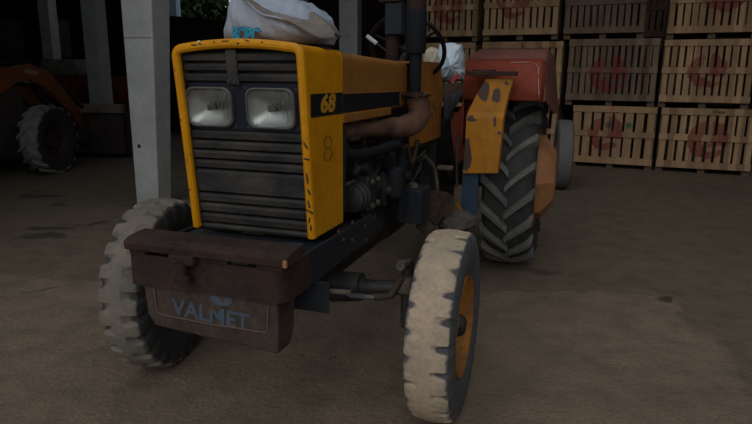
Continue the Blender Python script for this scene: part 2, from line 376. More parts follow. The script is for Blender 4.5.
# ------------------------------------------------------------------ concrete posts
def post(cx, cy, w, top, label, m='concrete_post', hole=False, rot=BA, name='concrete_post', taper=0.):
    bm = B(); vs = box(bm, (-w/2, -w/2, 0), (w/2, w/2, top))
    for v in vs:
        k = 1 + taper*(v.co.z - 1.3)/2.18; v.co.x = -w/2 + (v.co.x + w/2)*k; v.co.y = -w/2 + (v.co.y + w/2)*k
    o = fin(name, bm, m, bevel=.012); o.location = (cx, cy, 0); o.rotation_euler = (0, 0, rot)
    tag(o, label, 'post'); return o
def corner_post(px_l, px_c, py, Y, w, rot, top, label, **k):
    # near front-left corner seen at (px_l, py) at distance Y
    p = W(px_l, py, Y); c = Vector((p.x, p.y, 0)) + RZ(rot) @ Vector((w/2, w/2, 0))
    return post(c.x, c.y, w, top, label, rot=rot, **k)
c1 = corner_post(130, 150, 120, 6.35, .31, BA, 5.2, 'thick pale grey concrete post right behind the tractor\'s front wheel on the left', taper=.28)
pw = Matrix.Translation(c1.location) @ RZ(BA); hp = pw.inverted() @ W(140, 146, 6.35)
def front_y(z): return -.155
bm = B(); lathe(bm, [(-.004, 0), (-.004, .020), (.006, .026), (.006, 0)], 14); h = fin('bolt_hole', bm, 'iron_brown', c1, True); h.location = (hp.x, front_y(hp.z), hp.z)
bm = B(); zz = (pw.inverted() @ W(140, 38, 6.35)).z; box(bm, (-.156, -.1565, zz-.003), (.16, -.150, zz+.003)); sm = fin('crack', bm, 'iron_brown', c1)
h['label'] = 'dark round hole'
corner_post(84.5, 95, 50, 12.2, .32, BA, 5.2, 'grey concrete post standing behind the loader bucket')
corner_post(41, 50, 40, 14.6, .28, BA, 5.2, 'narrow grey post farthest left, rising behind the orange loader boom')
corner_post(339, 356, 30, 11.6, .35, BA, 5.2, 'grey concrete post rising behind the hood, right of the big sack')
corner_post(168.5, 175, 10, 17.5, .24, BA, 5.2, 'pale blue post outside seen above the dark back wall', m='steelpost', name='steel_post')

ca, cb_ = W(103.5, 0, 13.2), W(106, 50, 13.2)
bm = B(); tube(bm, [(ca.x-.05, ca.y, 5.2), (ca.x, ca.y, ca.z), (cb_.x, ca.y, (ca.z+cb_.z)/2), (cb_.x+.05, ca.y, cb_.z)], .022, 8)
tag(fin('hanging_pipe', bm, 'steelpost', None, True), 'thin pale pipe hanging from the roof between two grey posts at the left', 'pipe')
# ------------------------------------------------------------------ tractor
TR = empty('tractor', (X0, Y0, 0), math.atan2(-cos(PHI), -sin(PHI)))
tag(TR, 'old yellow tractor with 68 on its side and a rusty front weight', 'tractor')
HW = .270
def outline(w, zt, zb, bow=.022, r=.035, n=5):      # the hood's cross section as an open line from left bottom over the top to right bottom
    pts = [(-w, zb)]; steps = 5
    for k in range(1, steps): pts.append((-w, zb + (zt - r - zb)*k/steps))
    for k in range(n+1):
        a = PI - PI/2*k/n; pts.append((-w + r + r*cos(a), zt - r + r*sin(a)))
    for k in range(1, 8):
        y = -w + r + (2*w-2*r)*k/8; pts.append((y, zt + bow*(1-((y/(w-r))**2))))
    for k in range(n+1):
        a = PI/2 - PI/2*k/n; pts.append((w - r + r*cos(a), zt - r + r*sin(a)))
    for k in range(1, steps): pts.append((w, zt - r - (zt - r - zb)*k/steps))
    pts.append((w, zb)); return pts
def shell(bm, outl_f, outl_b, fx_f, fx_b, th=.012, nx=3):
    inn = lambda pl: [(y*(1-th/HW), z - (th if z > 1.2 else 0)) for y, z in pl]
    def ring(pl, fx): return [bm.verts.new((fx(z), y, z)) for y, z in pl]
    def lerp(a, b_, t): return [(p[0]*(1-t)+q[0]*t, p[1]*(1-t)+q[1]*t) for p, q in zip(a, b_)]
    O_, I_ = [], []
    for k in range(nx+1):
        t = k/nx; pl = lerp(outl_f, outl_b, t); fx = lambda z, t=t: fx_f(z)*(1-t) + fx_b(z)*t
        O_.append(ring(pl, fx)); I_.append(ring(inn(pl), fx))
    m_ = len(outl_f)
    for S in (O_, I_):
        for a, b_ in zip(S, S[1:]):
            for k in range(m_-1): bm.faces.new((a[k], a[k+1], b_[k+1], b_[k]))
    for a, b_ in ((O_[0], I_[0]), (O_[-1], I_[-1])):
        for k in range(m_-1): bm.faces.new((a[k], a[k+1], b_[k+1], b_[k]))
    for k in (0, m_-1):
        for i in range(nx): bm.faces.new((O_[i][k], O_[i+1][k], I_[i+1][k], I_[i][k]))
fxf = lambda z: .332 + (z-.805)*.1017
bm = B(); shell(bm, outline(HW, 1.524, .812, .016, .030), outline(HW, 1.518, .812, .016, .030), lambda z: fxf(z)-.004, lambda z: .045)
cowl = fin('front_cowl', bm, 'yellow', TR, True)
bm = B()
tube(bm, [(fxf(z)-.006, y*(1-.013/HW), z-(.013 if z > 1.4 else 0)) for y, z in outline(HW, 1.524, .812, .016, .030)], .017, 10)
fin('grille_frame', bm, 'yellow', TR, True)
# worn black scratches along the right hand edge and a painted digit
text('scrawled_number', '8', .155, 'black_ink', cowl, TX(.20, HW+.001, 1.135) @ FACE_Y @ Matrix.Diagonal((1.5, 1, 1, 1)), .0006, -.0062)
for i, (z, a, l) in enumerate(((1.175, .5, .035), (1.12, 1.4, .02), (1.06, .1, .06), (1.00, .4, .03), (.955, .2, .04), (.92, 1.1, .03), (.89, -.2, .03), (.86, .1, .03))):
    bm = B(); cbox(bm, (fxf(z)+.0095, HW-.012+.003*(i % 2), z), (.003, .006, l), RX(a)); bmesh.ops.subdivide_edges(bm, edges=bm.edges[:], cuts=1)
    fin('paint_chip', bm, 'black_ink', cowl)
for u, v, l, h_ in ((194, 45, .022, .005), (200, 44, .014, .004), (238, 43.5, .010, .006), (247, 40.5, .016, .003), (225, 41, .03, .003), (262, 42, .006, .004), (214, 42, .008, .004), (175, 70, .003, .010), (181, 120, .004, .008), (187, 160, .003, .012), (190, 190, .004, .010)):
    q_ = T(u, v, 0, fxf(1.53 if v < 60 else 1.53-(v-45)*.0039)+.0105); bm = B(); cbox(bm, q_, (.003, l, h_), RX(random.uniform(-.3, .3))); fin('paint_chip', bm, 'black_ink', cowl)
bm = B(); bmesh.ops.create_icosphere(bm, subdivisions=1, radius=.006, matrix=TX(fxf(1.53)+.006, -.145, 1.533)); fin('paint_blob', bm, 'underpaint', cowl, True)
bm = B(); cbox(bm, (.2, HW-.03, 1.520), (.09, .03, .006), RZ(-.35)); fin('paint_chip', bm, 'black_ink', cowl)
bm = B(); cbox(bm, (fxf(1.5)-.03, .06, 1.54), (.03, .075, .012)); fin('hood_latch', bm, 'black', TR, bevel=.003)
# grille louvres
def slat(z0, z1, y0, y1, name='grille_slat', d=.022, inset=.02):
    bm = B(); f = lambda z: fxf(z) - inset
    poly = [(f(z0)-.014, z0), (f(z0)+.0, z0+.004), (f(z1)+.002, z1-.012), (f(z1)-.006, z1-.003), (f(z1)-.022, z1), (f(z1)-.03, z1), (f(z0)-.03, z0)]
    A = []
    for y in (y0, y1): A.append([bm.verts.new((x, y, z)) for x, z in poly])
    k_ = len(poly); bm.faces.new(A[0]); bm.faces.new(A[1][::-1])
    for k in range(k_): bm.faces.new((A[0][k], A[1][k], A[1][(k+1) % k_], A[0][(k+1) % k_]))
    return fin(name, bm, 'grille', TR)
yl, yr = -HW+.022, HW-.022
for z0, z1 in ((1.465, 1.496), (1.430, 1.460), (1.392, 1.424)): slat(z0, z1, yl, yr)
for z0, z1 in ((1.174, 1.210), (1.135, 1.170), (1.096, 1.131), (1.058, 1.092), (.960, 1.053), (.919, .955), (.876, .914), (.832, .871), (.802, .828)): slat(z0, z1, yl, yr)
bm = B(); cbox(bm, (fxf(1.445)-.018, -.03, 1.45), (.012, .045, .118), RY(.10)); cbox(bm, (fxf(1.385)-.016, -.03, 1.392), (.014, .054, .02), RY(.1)); fin('badge_bracket', bm, 'grille', TR, bevel=.004)
for dy in (-.012, .012):
    bm = B(); lathe(bm, [(0, 0), (0, .005), (-.004, .005), (-.004, 0)], 8, TX(fxf(1.39)-.006, -.03+dy, 1.392) @ RZ(-PI/2)); fin('screw', bm, 'iron', TR)
bm = B(); prism(bm, [(fxf(.79)-.06, .79), (fxf(.79)-.055, .79), (fxf(1.5)-.055, 1.5), (fxf(1.5)-.06, 1.5)], 1, yl, yr); fin('grille_backing', bm, 'black', TR)
# headlight panel and two headlights
bm = B()
def pstrip(y0, y1, z0, z1): prism(bm, [(fxf(z0)-.036, z0), (fxf(z0)-.030, z0), (fxf(z1)-.030, z1), (fxf(z1)-.036, z1)], 1, y0, y1)
pstrip(yl, yr, 1.212, 1.238); pstrip(yl, yr, 1.358, 1.388)
for y0, y1 in ((yl, -.148-.085), (-.148+.085, .113-.085), (.113+.085, yr)): pstrip(y0, y1, 1.238, 1.358)
fin('headlight_panel', bm, 'panel', TR)
def rrect(w, h_, r, n=6, k=1.):
    pts = []
    for cx, cy, a0 in ((w/2-r, h_/2-r, 0), (-w/2+r, h_/2-r, PI/2), (-w/2+r, -h_/2+r, PI), (w/2-r, -h_/2+r, 3*PI/2)):
        for i in range(n+1):
            a = a0 + PI/2*i/n; pts.append((cx + r*cos(a), cy + r*sin(a)))
    return pts
def loft(bm, rings, cap0=True, cap1=True):
    R = [[bm.verts.new(p) for p in r] for r in rings]
    for a, b_ in zip(R, R[1:]):
        for k in range(len(a)): bm.faces.new((a[k], a[(k+1) % len(a)], b_[(k+1) % len(a)], b_[k]))
    if cap0: bm.faces.new(R[0])
    if cap1: bm.faces.new(R[-1][::-1])
for yc in (-.148, .113):
    zc = 1.298; w_, h_ = .186, .136
    mt = TX(fxf(zc)-.030, yc, zc) @ RY(.10)
    def RR(s, x, dw=0): return [mt @ Vector((x, a, b_)) for a, b_ in rrect((w_+dw)*s, (h_+dw)*s, .035*s)]
    bm = B(); loft(bm, [RR(1, 0, .014), RR(1, .014, .014), RR(1, .018, .006), RR(1, .012, -.004), RR(1, 0, -.004)], False, False); hl = fin('headlight', bm, 'lamp_rim', TR, True)
    bm = B(); loft(bm, [RR(.04, -.0225), RR(.15, -.0215), RR(.3, -.019), RR(.45, -.0145), RR(.6, -.009), RR(.75, -.002), RR(.87, .005), RR(.97, .011)], True, False); fin('reflector', bm, 'reflector', hl, True, angle=80)
    bm = B(); lathe(bm, [(-.020, 0), (-.020, .014), (.004, .013), (.008, .006), (.008, 0)], 16, mt @ RZ(-PI/2)); fin('bulb', bm, 'lamp_rim', hl, True)
    bm = B(); loft(bm, [RR(.99, .0115), RR(.99, .0155), RR(.93, .021), RR(.7, .0255), RR(.35, .0275)], True, True); fin('lens', bm, 'glass', hl, True)
    for sy in (-1, 1):
        for sz in (-1, 1):
            bm = B(); lathe(bm, [(0, 0), (0, .006), (-.004, .005), (-.004, 0)], 8, mt @ TX(.001, sy*(w_/2+.010), sz*(h_/2+.004)) @ RZ(-PI/2)); fin('screw', bm, 'iron', hl)
# side stripe with 68
bm = B(); box(bm, (.05, HW, 1.268), (.352, HW+.0015, 1.352)); st = fin('side_stripe', bm, 'band', TR)
text('model_number', '68', .092, 'number', st, TX(.205, HW+.0025, 1.311) @ FACE_Y @ Matrix.Diagonal((1.5, 1, 1, 1)), .0005, .0035, .2)
# hood behind the cowl
bm = B(); shell(bm, outline(HW-.004, 1.513, 1.268, .016), outline(HW-.004, 1.496, 1.268, .018), lambda z: .038, lambda z: -.905, nx=4)
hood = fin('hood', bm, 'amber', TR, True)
bm = B(); box(bm, (-.76, HW-.005, 1.270), (.043, HW-.001, 1.345)); fin('side_stripe', bm, 'band', TR)
bm = B(); tube(bm, [(.022, HW-.002, 1.347), (-.9, HW-.002, 1.34)], .003, 6); fin('trim_edge', bm, 'amber', TR)
bm = B(); box(bm, (-.60, HW-.03, 1.227), (.043, HW+.006, 1.266)); fin('lower_rail', bm, 'amber', TR, bevel=.006)
# vents marks on stripe
# rear cowl (dash side)
a0, a1 = -1.0, -1.76
bm = B(); prof = [(a0, 1.02), (a0, 1.503), (a1+.12, 1.513), (a1+.05, 1.49), (a1+.01, 1.42), (a1, 1.30), (a1, 1.01)]
for s in (1, -1): prism(bm, prof, 1, s*(HW-.012), s*HW)
prism(bm, [(a0, 1.49), (a0, 1.503), (a1+.12, 1.513), (a1+.05, 1.49), (a1+.05, 1.478), (a1+.12, 1.50)], 1, -HW, HW)
prism(bm, [(a1+.05, 1.49), (a1, 1.30), (a1+.015, 1.30), (a1+.06, 1.48)], 1, -HW, HW)
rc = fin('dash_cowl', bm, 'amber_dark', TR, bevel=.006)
for x, z in ((-1.50, 1.24), (-1.50, 1.17), (-1.42, 1.25), (-1.58, 1.20), (-1.5, 1.10), (-1.56, 1.24), (-1.44, 1.18)):
    bm = B(); cbox(bm, (x, HW+.001, z), (.012, .002, .045), RY(random.uniform(-.3, .3))); fin('paint_scratch', bm, 'black_ink', rc)
# exhaust
EX, EY = -.85, .327
bm = B(); tube(bm, smoothpath([(.0, .20, 1.185), (-.30, .215, 1.175), (-.52, .24, 1.168), (-.68, .29, 1.160), (-.80, .335, 1.172), (EX-.01, .352, 1.225), (EX, EY+.008, 1.32)], 5), [.040]*10 + [.046]*3 + [.052]*4 + [.060]*14, 20)
ex = fin('exhaust_elbow', bm, 'pale_rust', TR, True)
for x in (.05, -.2, -.45):
    bm = B(); box(bm, (x-.05, .15, 1.13), (x+.05, .24, 1.235)); fin('manifold_port', bm, 'iron_brown', ex, bevel=.01)
bm = B(); lathe(bm, [(0, 0), (0, .092), (.014, .092), (.014, .05), (.026, .05), (.026, 0)], 6, TX(EX, EY, 1.312) @ RX(PI/2)); fin('flange', bm, 'rustpipe', ex, bevel=.003)
for k in range(3):
    a = k*2.1+.4; bm = B(); lathe(bm, [(0, 0), (0, .008), (.03, .008), (.03, 0)], 6, TX(EX+.075*cos(a), EY+.075*sin(a), 1.305) @ RX(PI/2)); fin('bolt', bm, 'iron_brown', ex)
bm = B(); lathe(bm, [(0, .033), (.20, .033), (.203, .050), (.225, .056), (.41, .056), (.425, .052)], 24, TX(EX, EY, 1.335) @ RX(PI/2)); pp = fin('exhaust_pipe', bm, 'pipe', TR, True)
bm = B(); lathe(bm, [(0, .052), (.1, .052), (.9, .050), (.9, .044), (0, .044)], 24, TX(EX, EY, 1.755) @ RX(PI/2)); fin('exhaust_upper_pipe', bm, 'rustpipe', TR, True)
# intake post and box behind it
px, py = -1.15, .10
bm = B(); lathe(bm, [(0, .038), (.55, .038), (.55, 0), (0, 0)], 20, TX(px, py, 1.47) @ RX(PI/2)); ip = fin('intake_post', bm, 'rustpipe', TR, True)
q = T(397, 20, 0, px)
bm = B(); box(bm, (px-.02, q.y-.055, T(397, 35, 0, px).z), (px+.06, q.y+.045, T(397, 4, 0, px).z)); cb = fin('intake_box', bm, 'greybox', TR, bevel=.004)
bm = B(); cbox(bm, (px+.06, q.y-.01, T(397, 28, 0, px).z), (.006, .012, .012)); fin('bolt', bm, 'black', cb)
bm = B(); box(bm, (px-.04, q.y-.09, T(397, 3, 0, px).z), (px+.07, q.y+.03, T(397, -2, 0, px).z)); fin('intake_cap', bm, 'rustpipe', TR, bevel=.003)
# throttle lever
A_ = T(367, 36, 0, -1.05); C_ = T(393, 56, 0, -1.05); m_ = A_.lerp(C_, .38)
bm = B(); tube(bm, [C_ - Vector((0, 0, .05)), C_, A_], .006, 8); lv = fin('hand_lever', bm, 'black', TR, True)
bm = B(); tube(bm, [m_, A_], .012, 10); g_ = fin('grip', bm, 'white_handle', lv, True); g_['label'] = 'pale grey hand grip'
# steering wheel, tilted towards the seat
sc_x = -1.40; cS = Vector((sc_x, .122, 1.590)); R_s = .235
tilt = RY(-math.radians(52))
bm = B(); nn = 40
ringp = [cS + tilt @ Vector((R_s*cos(2*PI*k/nn), R_s*sin(2*PI*k/nn), 0)) for k in range(nn)]
tube(bm, ringp + [ringp[0], ringp[1]], .014, 10, False); sw = fin('steering_wheel', bm, 'black', TR, True)
for k in range(3):
    a = 2*PI*k/3 + PI/2 - .55; bm = B(); e_ = cS + tilt @ Vector((R_s*cos(a), R_s*sin(a), 0)); tube(bm, [cS + tilt @ Vector((0, 0, -.02)), e_], [.012, .007], 8); fin('spoke', bm, 'black', sw, True)
bm = B(); tube(bm, [cS + tilt @ Vector((0, 0, .01)), cS + tilt @ Vector((0, 0, -.05))], .03, 14); fin('hub', bm, 'black', sw, True)
bm = B(); tube(bm, [cS + tilt @ Vector((0, 0, -.04)), (-1.2, .05, 1.30)], .02, 10); fin('steering_column', bm, 'grease', TR, True)

# ---- front weight carrier
FX = .65
def ribbon(path, th, z0f, z1f):       # upright plate following a plan path (x, y), thickness inwards
    bm = B(); n_ = len(path); R = []
    for i, (x, y) in enumerate(path):
        a = Vector(path[max(i-1, 0)]); c = Vector(path[min(i+1, n_-1)]); d = (c-a).normalized(); nrm = Vector((-d.y, d.x))
        p = Vector((x, y)); q_ = p + nrm*th; z0, z1 = z0f(i/(n_-1)), z1f(i/(n_-1))
        R.append([bm.verts.new((p.x, p.y, z0)), bm.verts.new((p.x, p.y, z1)), bm.verts.new((q_.x, q_.y, z1)), bm.verts.new((q_.x, q_.y, z0))])
    for a, b_ in zip(R, R[1:]):
        for k in range(4): bm.faces.new((a[k], a[(k+1) % 4], b_[(k+1) % 4], b_[k]))
    bm.faces.new(R[0][::-1]); bm.faces.new(R[-1]); return bm
cr = .07
cr = .055
frontpath = [(FX-.28, -.325), (FX-.1, -.33), (FX-.012, -.33), (FX, -.315)] + [(FX, -.315+.565*k/8) for k in range(1, 9)] + [(FX-cr+cr*cos(a), .25+cr*sin(a)*.93) for a in [PI/2*k/6 for k in range(1, 7)]] + [(.50, .303), (.44, .304)]
bm = ribbon(frontpath, .014, lambda t: .662, lambda t: .782 + .012*max(0, (t-.7)/.3))
fr = fin('front_bumper', bm, 'rust', TR, True)
bm = B()
prism(bm, [(.44, .662), (.44, .796), (-.24, .790), (-.24, .70), (-.18, .675)], 1, .290, .304)
sr = fin('side_rail', bm, 'blue', TR, bevel=.004)
bm = B(); prism(bm, [(.50, .662), (.50, .796), (-.26, .785), (-.26, .70), (-.18, .675)], 1, -.327, -.313); fin('side_rail', bm, 'blue', TR, bevel=.004)
for u, v in ((352, 223), (352, 240), (338, 232), (343, 240), (365, 226), (366, 240)):
    p = T(u, v, 1, .304); bm = B(); lathe(bm, [(0, 0), (0, .011), (.009, .010), (.009, 0)], 6, TX(p.x, .304, p.z)); fin('bolt', bm, 'iron_brown', sr)
# top tray of the carrier beneath the grille
bm = B(); box(bm, (.25, -.31, .768), (.40, .29, .782)); box(bm, (.38, .17, .768), (.60, .29, .784)); box(bm, (.38, -.31, .768), (.60, -.19, .784)); fin('carrier_plate', bm, 'blue', TR, bevel=.003)
bm = B(); cbox(bm, (.47, .235, .800), (.10, .08, .03), RZ(.2)); fin('wedge_block', bm, 'blue_light', TR, bevel=.004)
# rusty beam on top of the bumper
bl = T(126, 247, 0, FX+.02); br = T(292, 266, 0, FX+.02)
bm = B()
def beamsec(y, t): 
    z = .795 + .0*t
    return [(FX+.026, y, z+.006), (FX+.030, y, z+.038), (FX-.0, y, z+.052), (FX-.09, y, z+.060), (FX-.10, y, z+.006)]
loft(bm, [[Vector(p) for p in beamsec(-.325 + .655*k/8 + random.uniform(-.004, .004), k/8)] for k in range(9)])
be = fin('top_beam', bm, 'rust', TR, bevel=.006)
for v in bl[:0]: pass
bm = B(); cbox(bm, (FX+.026, .322, .817), (.012, .014, .026)); s_ = fin('split_end', bm, 'rim_peach', be, bevel=.003); s_['label'] = 'bright splintered corner'
for y0, y1 in ((-.32, -.25), (-.03, .09), (.20, .30)):
    bm = B(); box(bm, (FX-.07, y0, .780), (FX+.005, y1, .806)); fin('spacer', bm, 'rust', be, bevel=.004)
# hook in the middle
bm = B(); cbox(bm, (FX+.02, -.075, .790), (.04, .10, .035)); hk = fin('tow_pin_bracket', bm, 'rust', TR, bevel=.006)
bm = B(); lathe(bm, [(0, .02), (.05, .018), (.055, .03), (.075, .03), (.082, .014), (.082, 0)], 12, TX(FX+.035, -.072, .785) @ RX(-PI/2)); fin('tow_pin', bm, 'rust', hk, True)
# hanging weight
wx = FX-.012
wl_t, wl_b, wr_t, wr_b = -.285, -.255, .262, .235
pts_t = [(wx, -.285), (wx, .262), (wx-.20, .262), (wx-.20, -.285)]
bm = B()
loft(bm, [[Vector(p) for p in ((wx, -.285, .68), (wx, .270, .68), (wx-.13, .272, .68), (wx-.13, -.285, .68))],
          [Vector(p) for p in ((wx+.004, -.270, .55), (wx+.004, .270, .52), (wx-.12, .270, .52), (wx-.12, -.270, .55))],
          [Vector(p) for p in ((wx, -.245, .505), (wx, .266, .475), (wx-.10, .265, .475), (wx-.10, -.245, .505))],
          [Vector(p) for p in ((wx-.03, -.215, .488), (wx-.02, .255, .465), (wx-.09, .255, .465), (wx-.09, -.215, .490))]])
wt = fin('front_weight', bm, 'rust_weight', TR, bevel=.012)
rim_ = smoothpath([T(u, v, 0, wx+.006) for u, v in ((154, 287), (157, 308), (161, 314), (185, 319), (210, 324), (240, 328.5), (262, 332), (267, 329), (268, 306))], 3)
bm = B(); tube(bm, rim_, .003, 6); r_ = fin('raised_border', bm, 'border', wt, True)
q_ = T(210.5, 315, 0, wx); text('maker_lettering', 'VALMET', .086, 'blue_letter', wt, TX(wx+.001, q_.y, q_.z) @ FACE_X @ RZ(-.06) @ Matrix.Diagonal((1.02, 1, 1, 1)), .003, .002)
q_ = T(222, 299, 0, wx)
bm = B(); bmesh.ops.create_circle(bm, cap_ends=True, radius=.035, segments=20, matrix=TX(wx+.001, q_.y, q_.z) @ RY(PI/2) @ Matrix.Diagonal((.7, 1.3, 1, 1))); g2 = bmesh.ops.extrude_face_region(bm, geom=bm.faces[:]); [setattr(v, 'co', v.co + Vector((.004, 0, 0))) for v in g2['geom'] if isinstance(v, bmesh.types.BMVert)]
fin('maker_emblem', bm, 'blue_letter', wt)

# ---- engine and chassis
bm = B(); box(bm, (-.98, -.16, .66), (-.02, .15, 1.12)); box(bm, (-.95, -.13, 1.12), (-.10, .13, 1.26)); eng = fin('engine_block', bm, 'grease', TR, bevel=.02)
for k in range(4):
    x = -.13 - .22*k
    bm = B(); lathe(bm, [(0, 0), (0, .055), (.02, .06), (.035, .05), (.035, 0)], 14, TX(x, .15, .95)); fin('core_plug', bm, 'iron', eng, True)
    bm = B(); box(bm, (x-.07, .13, 1.04), (x+.07, .175, 1.10)); fin('head_flange', bm, 'iron_brown', eng, bevel=.008)
    bm = B(); tube(bm, smoothpath([(x+.03, .16, 1.15), (x+.0, .22, 1.12), (x-.03, .20, 1.02), (x-.06, .18, .90)], 4), .006, 8); fin('fuel_line', bm, 'iron', eng, True)
bm = B(); box(bm, (-.08, -.24, .82), (.20, .235, 1.20)); box(bm, (-.02, .225, .98), (.03, .262, 1.20)); fin('radiator', bm, 'blue', TR, bevel=.006)
bm = B(); tube(bm, [(.01, .262, .965), (-.10, .262, .965)], .008, 8); fin('drain_tap', bm, 'steel', TR)
# pump with ribbed body
pc = T(360, 192, 1, .26)
bm = B(); lathe(bm, [(-.0, 0), (0, .075), (.02, .085), (.035, .085), (.04, .07), (.06, .07), (.065, .08), (.08, .08), (.085, .066), (.11, .066), (.115, .075), (.13, .075), (.14, .04), (.14, 0)], 20, TX(pc.x-.10, .215, pc.z-.035) @ RZ(-PI/2) @ Matrix.Scale(.86, 4))
pm = fin('hydraulic_pump', bm, 'iron', TR, True)
bm = B(); box(bm, (pc.x-.22, .15, pc.z-.12), (pc.x-.09, .275, pc.z+.06)); pb = fin('pump_housing', bm, 'blue', TR, bevel=.02)
for dz in (-.085, .03):
    for dx in (-.2, -.12):
        bm = B(); lathe(bm, [(0, 0), (0, .015), (.015, .013), (.015, 0)], 6, TX(pc.x+dx, .272, pc.z+dz)); fin('bolt', bm, 'dustiron', pb)
bm = B(); lathe(bm, [(-.02, 0), (-.02, .10), (-.008, .10), (-.004, .085), (.004, .085), (.008, .10), (.02, .10), (.02, 0)], 24, TX(.0, .05, .97) @ RZ(-PI/2)); fin('fan_pulley', bm, 'iron', TR, True)
# oil pan, curved lower casting
bm = B(); tube(bm, smoothpath([(-.02, .17, .66), (-.25, .20, .68), (-.45, .17, .66), (-.7, .12, .64)], 5), [.05]*3+[.075]*8+[.09]*5, 14); fin('oil_pan', bm, 'iron', TR, True)
bm = B(); box(bm, (-1.9, -.16, .46), (-.95, .15, .95)); box(bm, (-2.6, -.24, .42), (-1.9, .22, .98)); fin('gearbox', bm, 'grease', TR, bevel=.03)
bm = B(); box(bm, (-1.72, -.25, .98), (-1.0, .25, 1.02)); box(bm, (-1.72, -.25, .62), (-1.70, .25, 1.0)); fin('bulkhead', bm, 'grease', TR, bevel=.004)
# thick black pipe with a bend
bm = B(); tube(bm, smoothpath([(-.05, .23, 1.10), (-.12, .25, 1.075), (-.35, .28, 1.07), (-.58, .30, 1.075), (-.66, .31, 1.03), (-.67, .31, .90), (-.68, .31, .70)], 5), .026, 12); fin('intake_hose', bm, 'pipe', TR, True)
for i in range(16):
    x = random.uniform(-.15, -1.15); z = random.uniform(.72, 1.08); y = random.uniform(.18, .27)
    p = [(x, y, z)]
    for j in range(4): p.append((p[-1][0]-random.uniform(.02, .12), min(.29, max(.15, p[-1][1]+random.uniform(-.05, .05))), p[-1][2]+random.uniform(-.13, .12)))
    bm = B(); tube(bm, smoothpath(p, 4), random.choice((.005, .008, .012)), 8); fin('engine_hose', bm, random.choice(('grease', 'iron', 'iron_brown', 'blue')), TR, True)
for (x, y, z, sx, sy, sz, m_) in ((-.42, .2, .90, .10, .09, .12, 'iron_brown'), (-.58, .22, .84, .09, .08, .16, 'iron'), (-.30, .2, 1.0, .12, .06, .07, 'iron'), (-.80, .2, .98, .12, .1, .14, 'iron'), (-.95, .21, .86, .1, .08, .18, 'iron_brown'), (-.75, .17, .80, .14, .08, .10, 'grease')):
    bm = B(); cbox(bm, (x, y, z), (sx, sy, sz), RY(random.uniform(-.3, .3))); bmesh.ops.subdivide_edges(bm, edges=bm.edges[:], cuts=2)
    for v in bm.verts: v.co += Vector([random.uniform(-.008, .008) for _ in range(3)])
    fin('engine_accessory', bm, m_, TR, bevel=.008)
    bm = B(); lathe(bm, [(0, 0), (0, .03), (.03, .028), (.035, .02), (.035, 0)], 12, TX(x, y+sy/2, z)); fin('cap', bm, 'iron', TR.children[-1] if False else eng, True)
# filter canister
bm = B(); lathe(bm, [(0, 0), (0, .035), (.015, .045), (.15, .045), (.16, .03), (.16, 0)], 18, TX(-.62, .29, .80) @ RX(PI/2)); fin('oil_filter', bm, 'blue', TR, True)
# blue tank and step plates, placed along the side
q0 = T(397, 189, 0, -.80); q1 = T(421, 225, 0, -.80)
bm = B(); box(bm, (-1.0, q0.y, q1.z), (-.80, q1.y, q0.z)); tnk = fin('battery_box', bm, 'blue', TR, bevel=.008)
bm = B(); lathe(bm, [(0, 0), (0, .03), (.02, .028), (.03, .012), (.03, 0)], 12, TX(-.88, q0.y+.07, q0.z) @ RX(PI/2)); fin('filler_cap', bm, 'dustiron', tnk, True)
def spread(pts, x0, x1, th, name, m_, parent=TR):
    us = [p[0] for p in pts]; lo, hi = min(us), max(us)
    P = [T(u, v, 0, x0 + (x1-x0)*(u-lo)/(hi-lo)) for u, v in pts]; bm = B()
    A = [bm.verts.new(p) for p in P]; C = [bm.verts.new(p + Vector((-th*.3, -th, 0))) for p in P]; n_ = len(P)
    bm.faces.new(A); bm.faces.new(C[::-1])
    for k in range(n_): bm.faces.new((A[k], C[k], C[(k+1) % n_], A[(k+1) % n_]))
    return fin(name, bm, m_, parent)
spread([(420, 208), (436, 203), (453, 196), (455, 206), (449, 222), (443, 216), (437, 226), (430, 219), (426, 234), (419, 228)], -.95, -1.30, .02, 'step_bracket', 'iron_brown')
spread([(419, 207), (428, 196), (446, 192), (455, 196), (437, 204)], -.98, -1.30, .10, 'step_plate', 'iron_brown')
bm = B(); c_ = T(458, 222, 1, .40); cc = Vector((max(c_.x, -1.6), .47, .40)); cc = T(456, 221, 0, -1.35)
bmesh.ops.create_icosphere(bm, subdivisions=3, radius=1., matrix=TX(cc.x, cc.y, cc.z) @ Matrix.Diagonal((.18, .125, .06, 1)))
for v in bm.verts: v.co += Vector([random.uniform(-.012, .012) for _ in range(3)])
fin('mud_caked_footrest', bm, 'stone', TR)
p0 = T(463, 172, 0, -1.62); p1 = T(477, 214, 0, -1.62)
bm = B(); box(bm, (-1.64, p0.y, p1.z), (-1.60, p1.y, p0.z+.02)); fin('blue_bracket', bm, 'blue_light', TR, bevel=.004)
p2 = T(452, 215, 0, -1.5); bm = B(); prism(bm, [(p2.y, p2.z), (p2.y+.10, p2.z), (p2.y+.03, p2.z+.10)], 0, -1.5, -1.49); fin('corner_gusset', bm, 'rim', TR)
bm = B(); tube(bm, smoothpath([(-1.2, .3, .95), (-1.3, .34, .86), (-1.32, .36, .72), (-1.28, .36, .62)], 5), .012, 10); fin('brake_pedal_arm', bm, 'dustiron', TR, True)
bm = B(); cbox(bm, (-1.35, .40, .86), (.04, .10, .015), RY(.5)); fin('pedal', bm, 'dustiron', TR, bevel=.004)
bm = B(); tube(bm, smoothpath([(-1.62, .42, 1.05), (-1.60, .42, .9), (-1.60, .43, .7)], 4), .01, 8); fin('clutch_rod', bm, 'iron', TR, True)

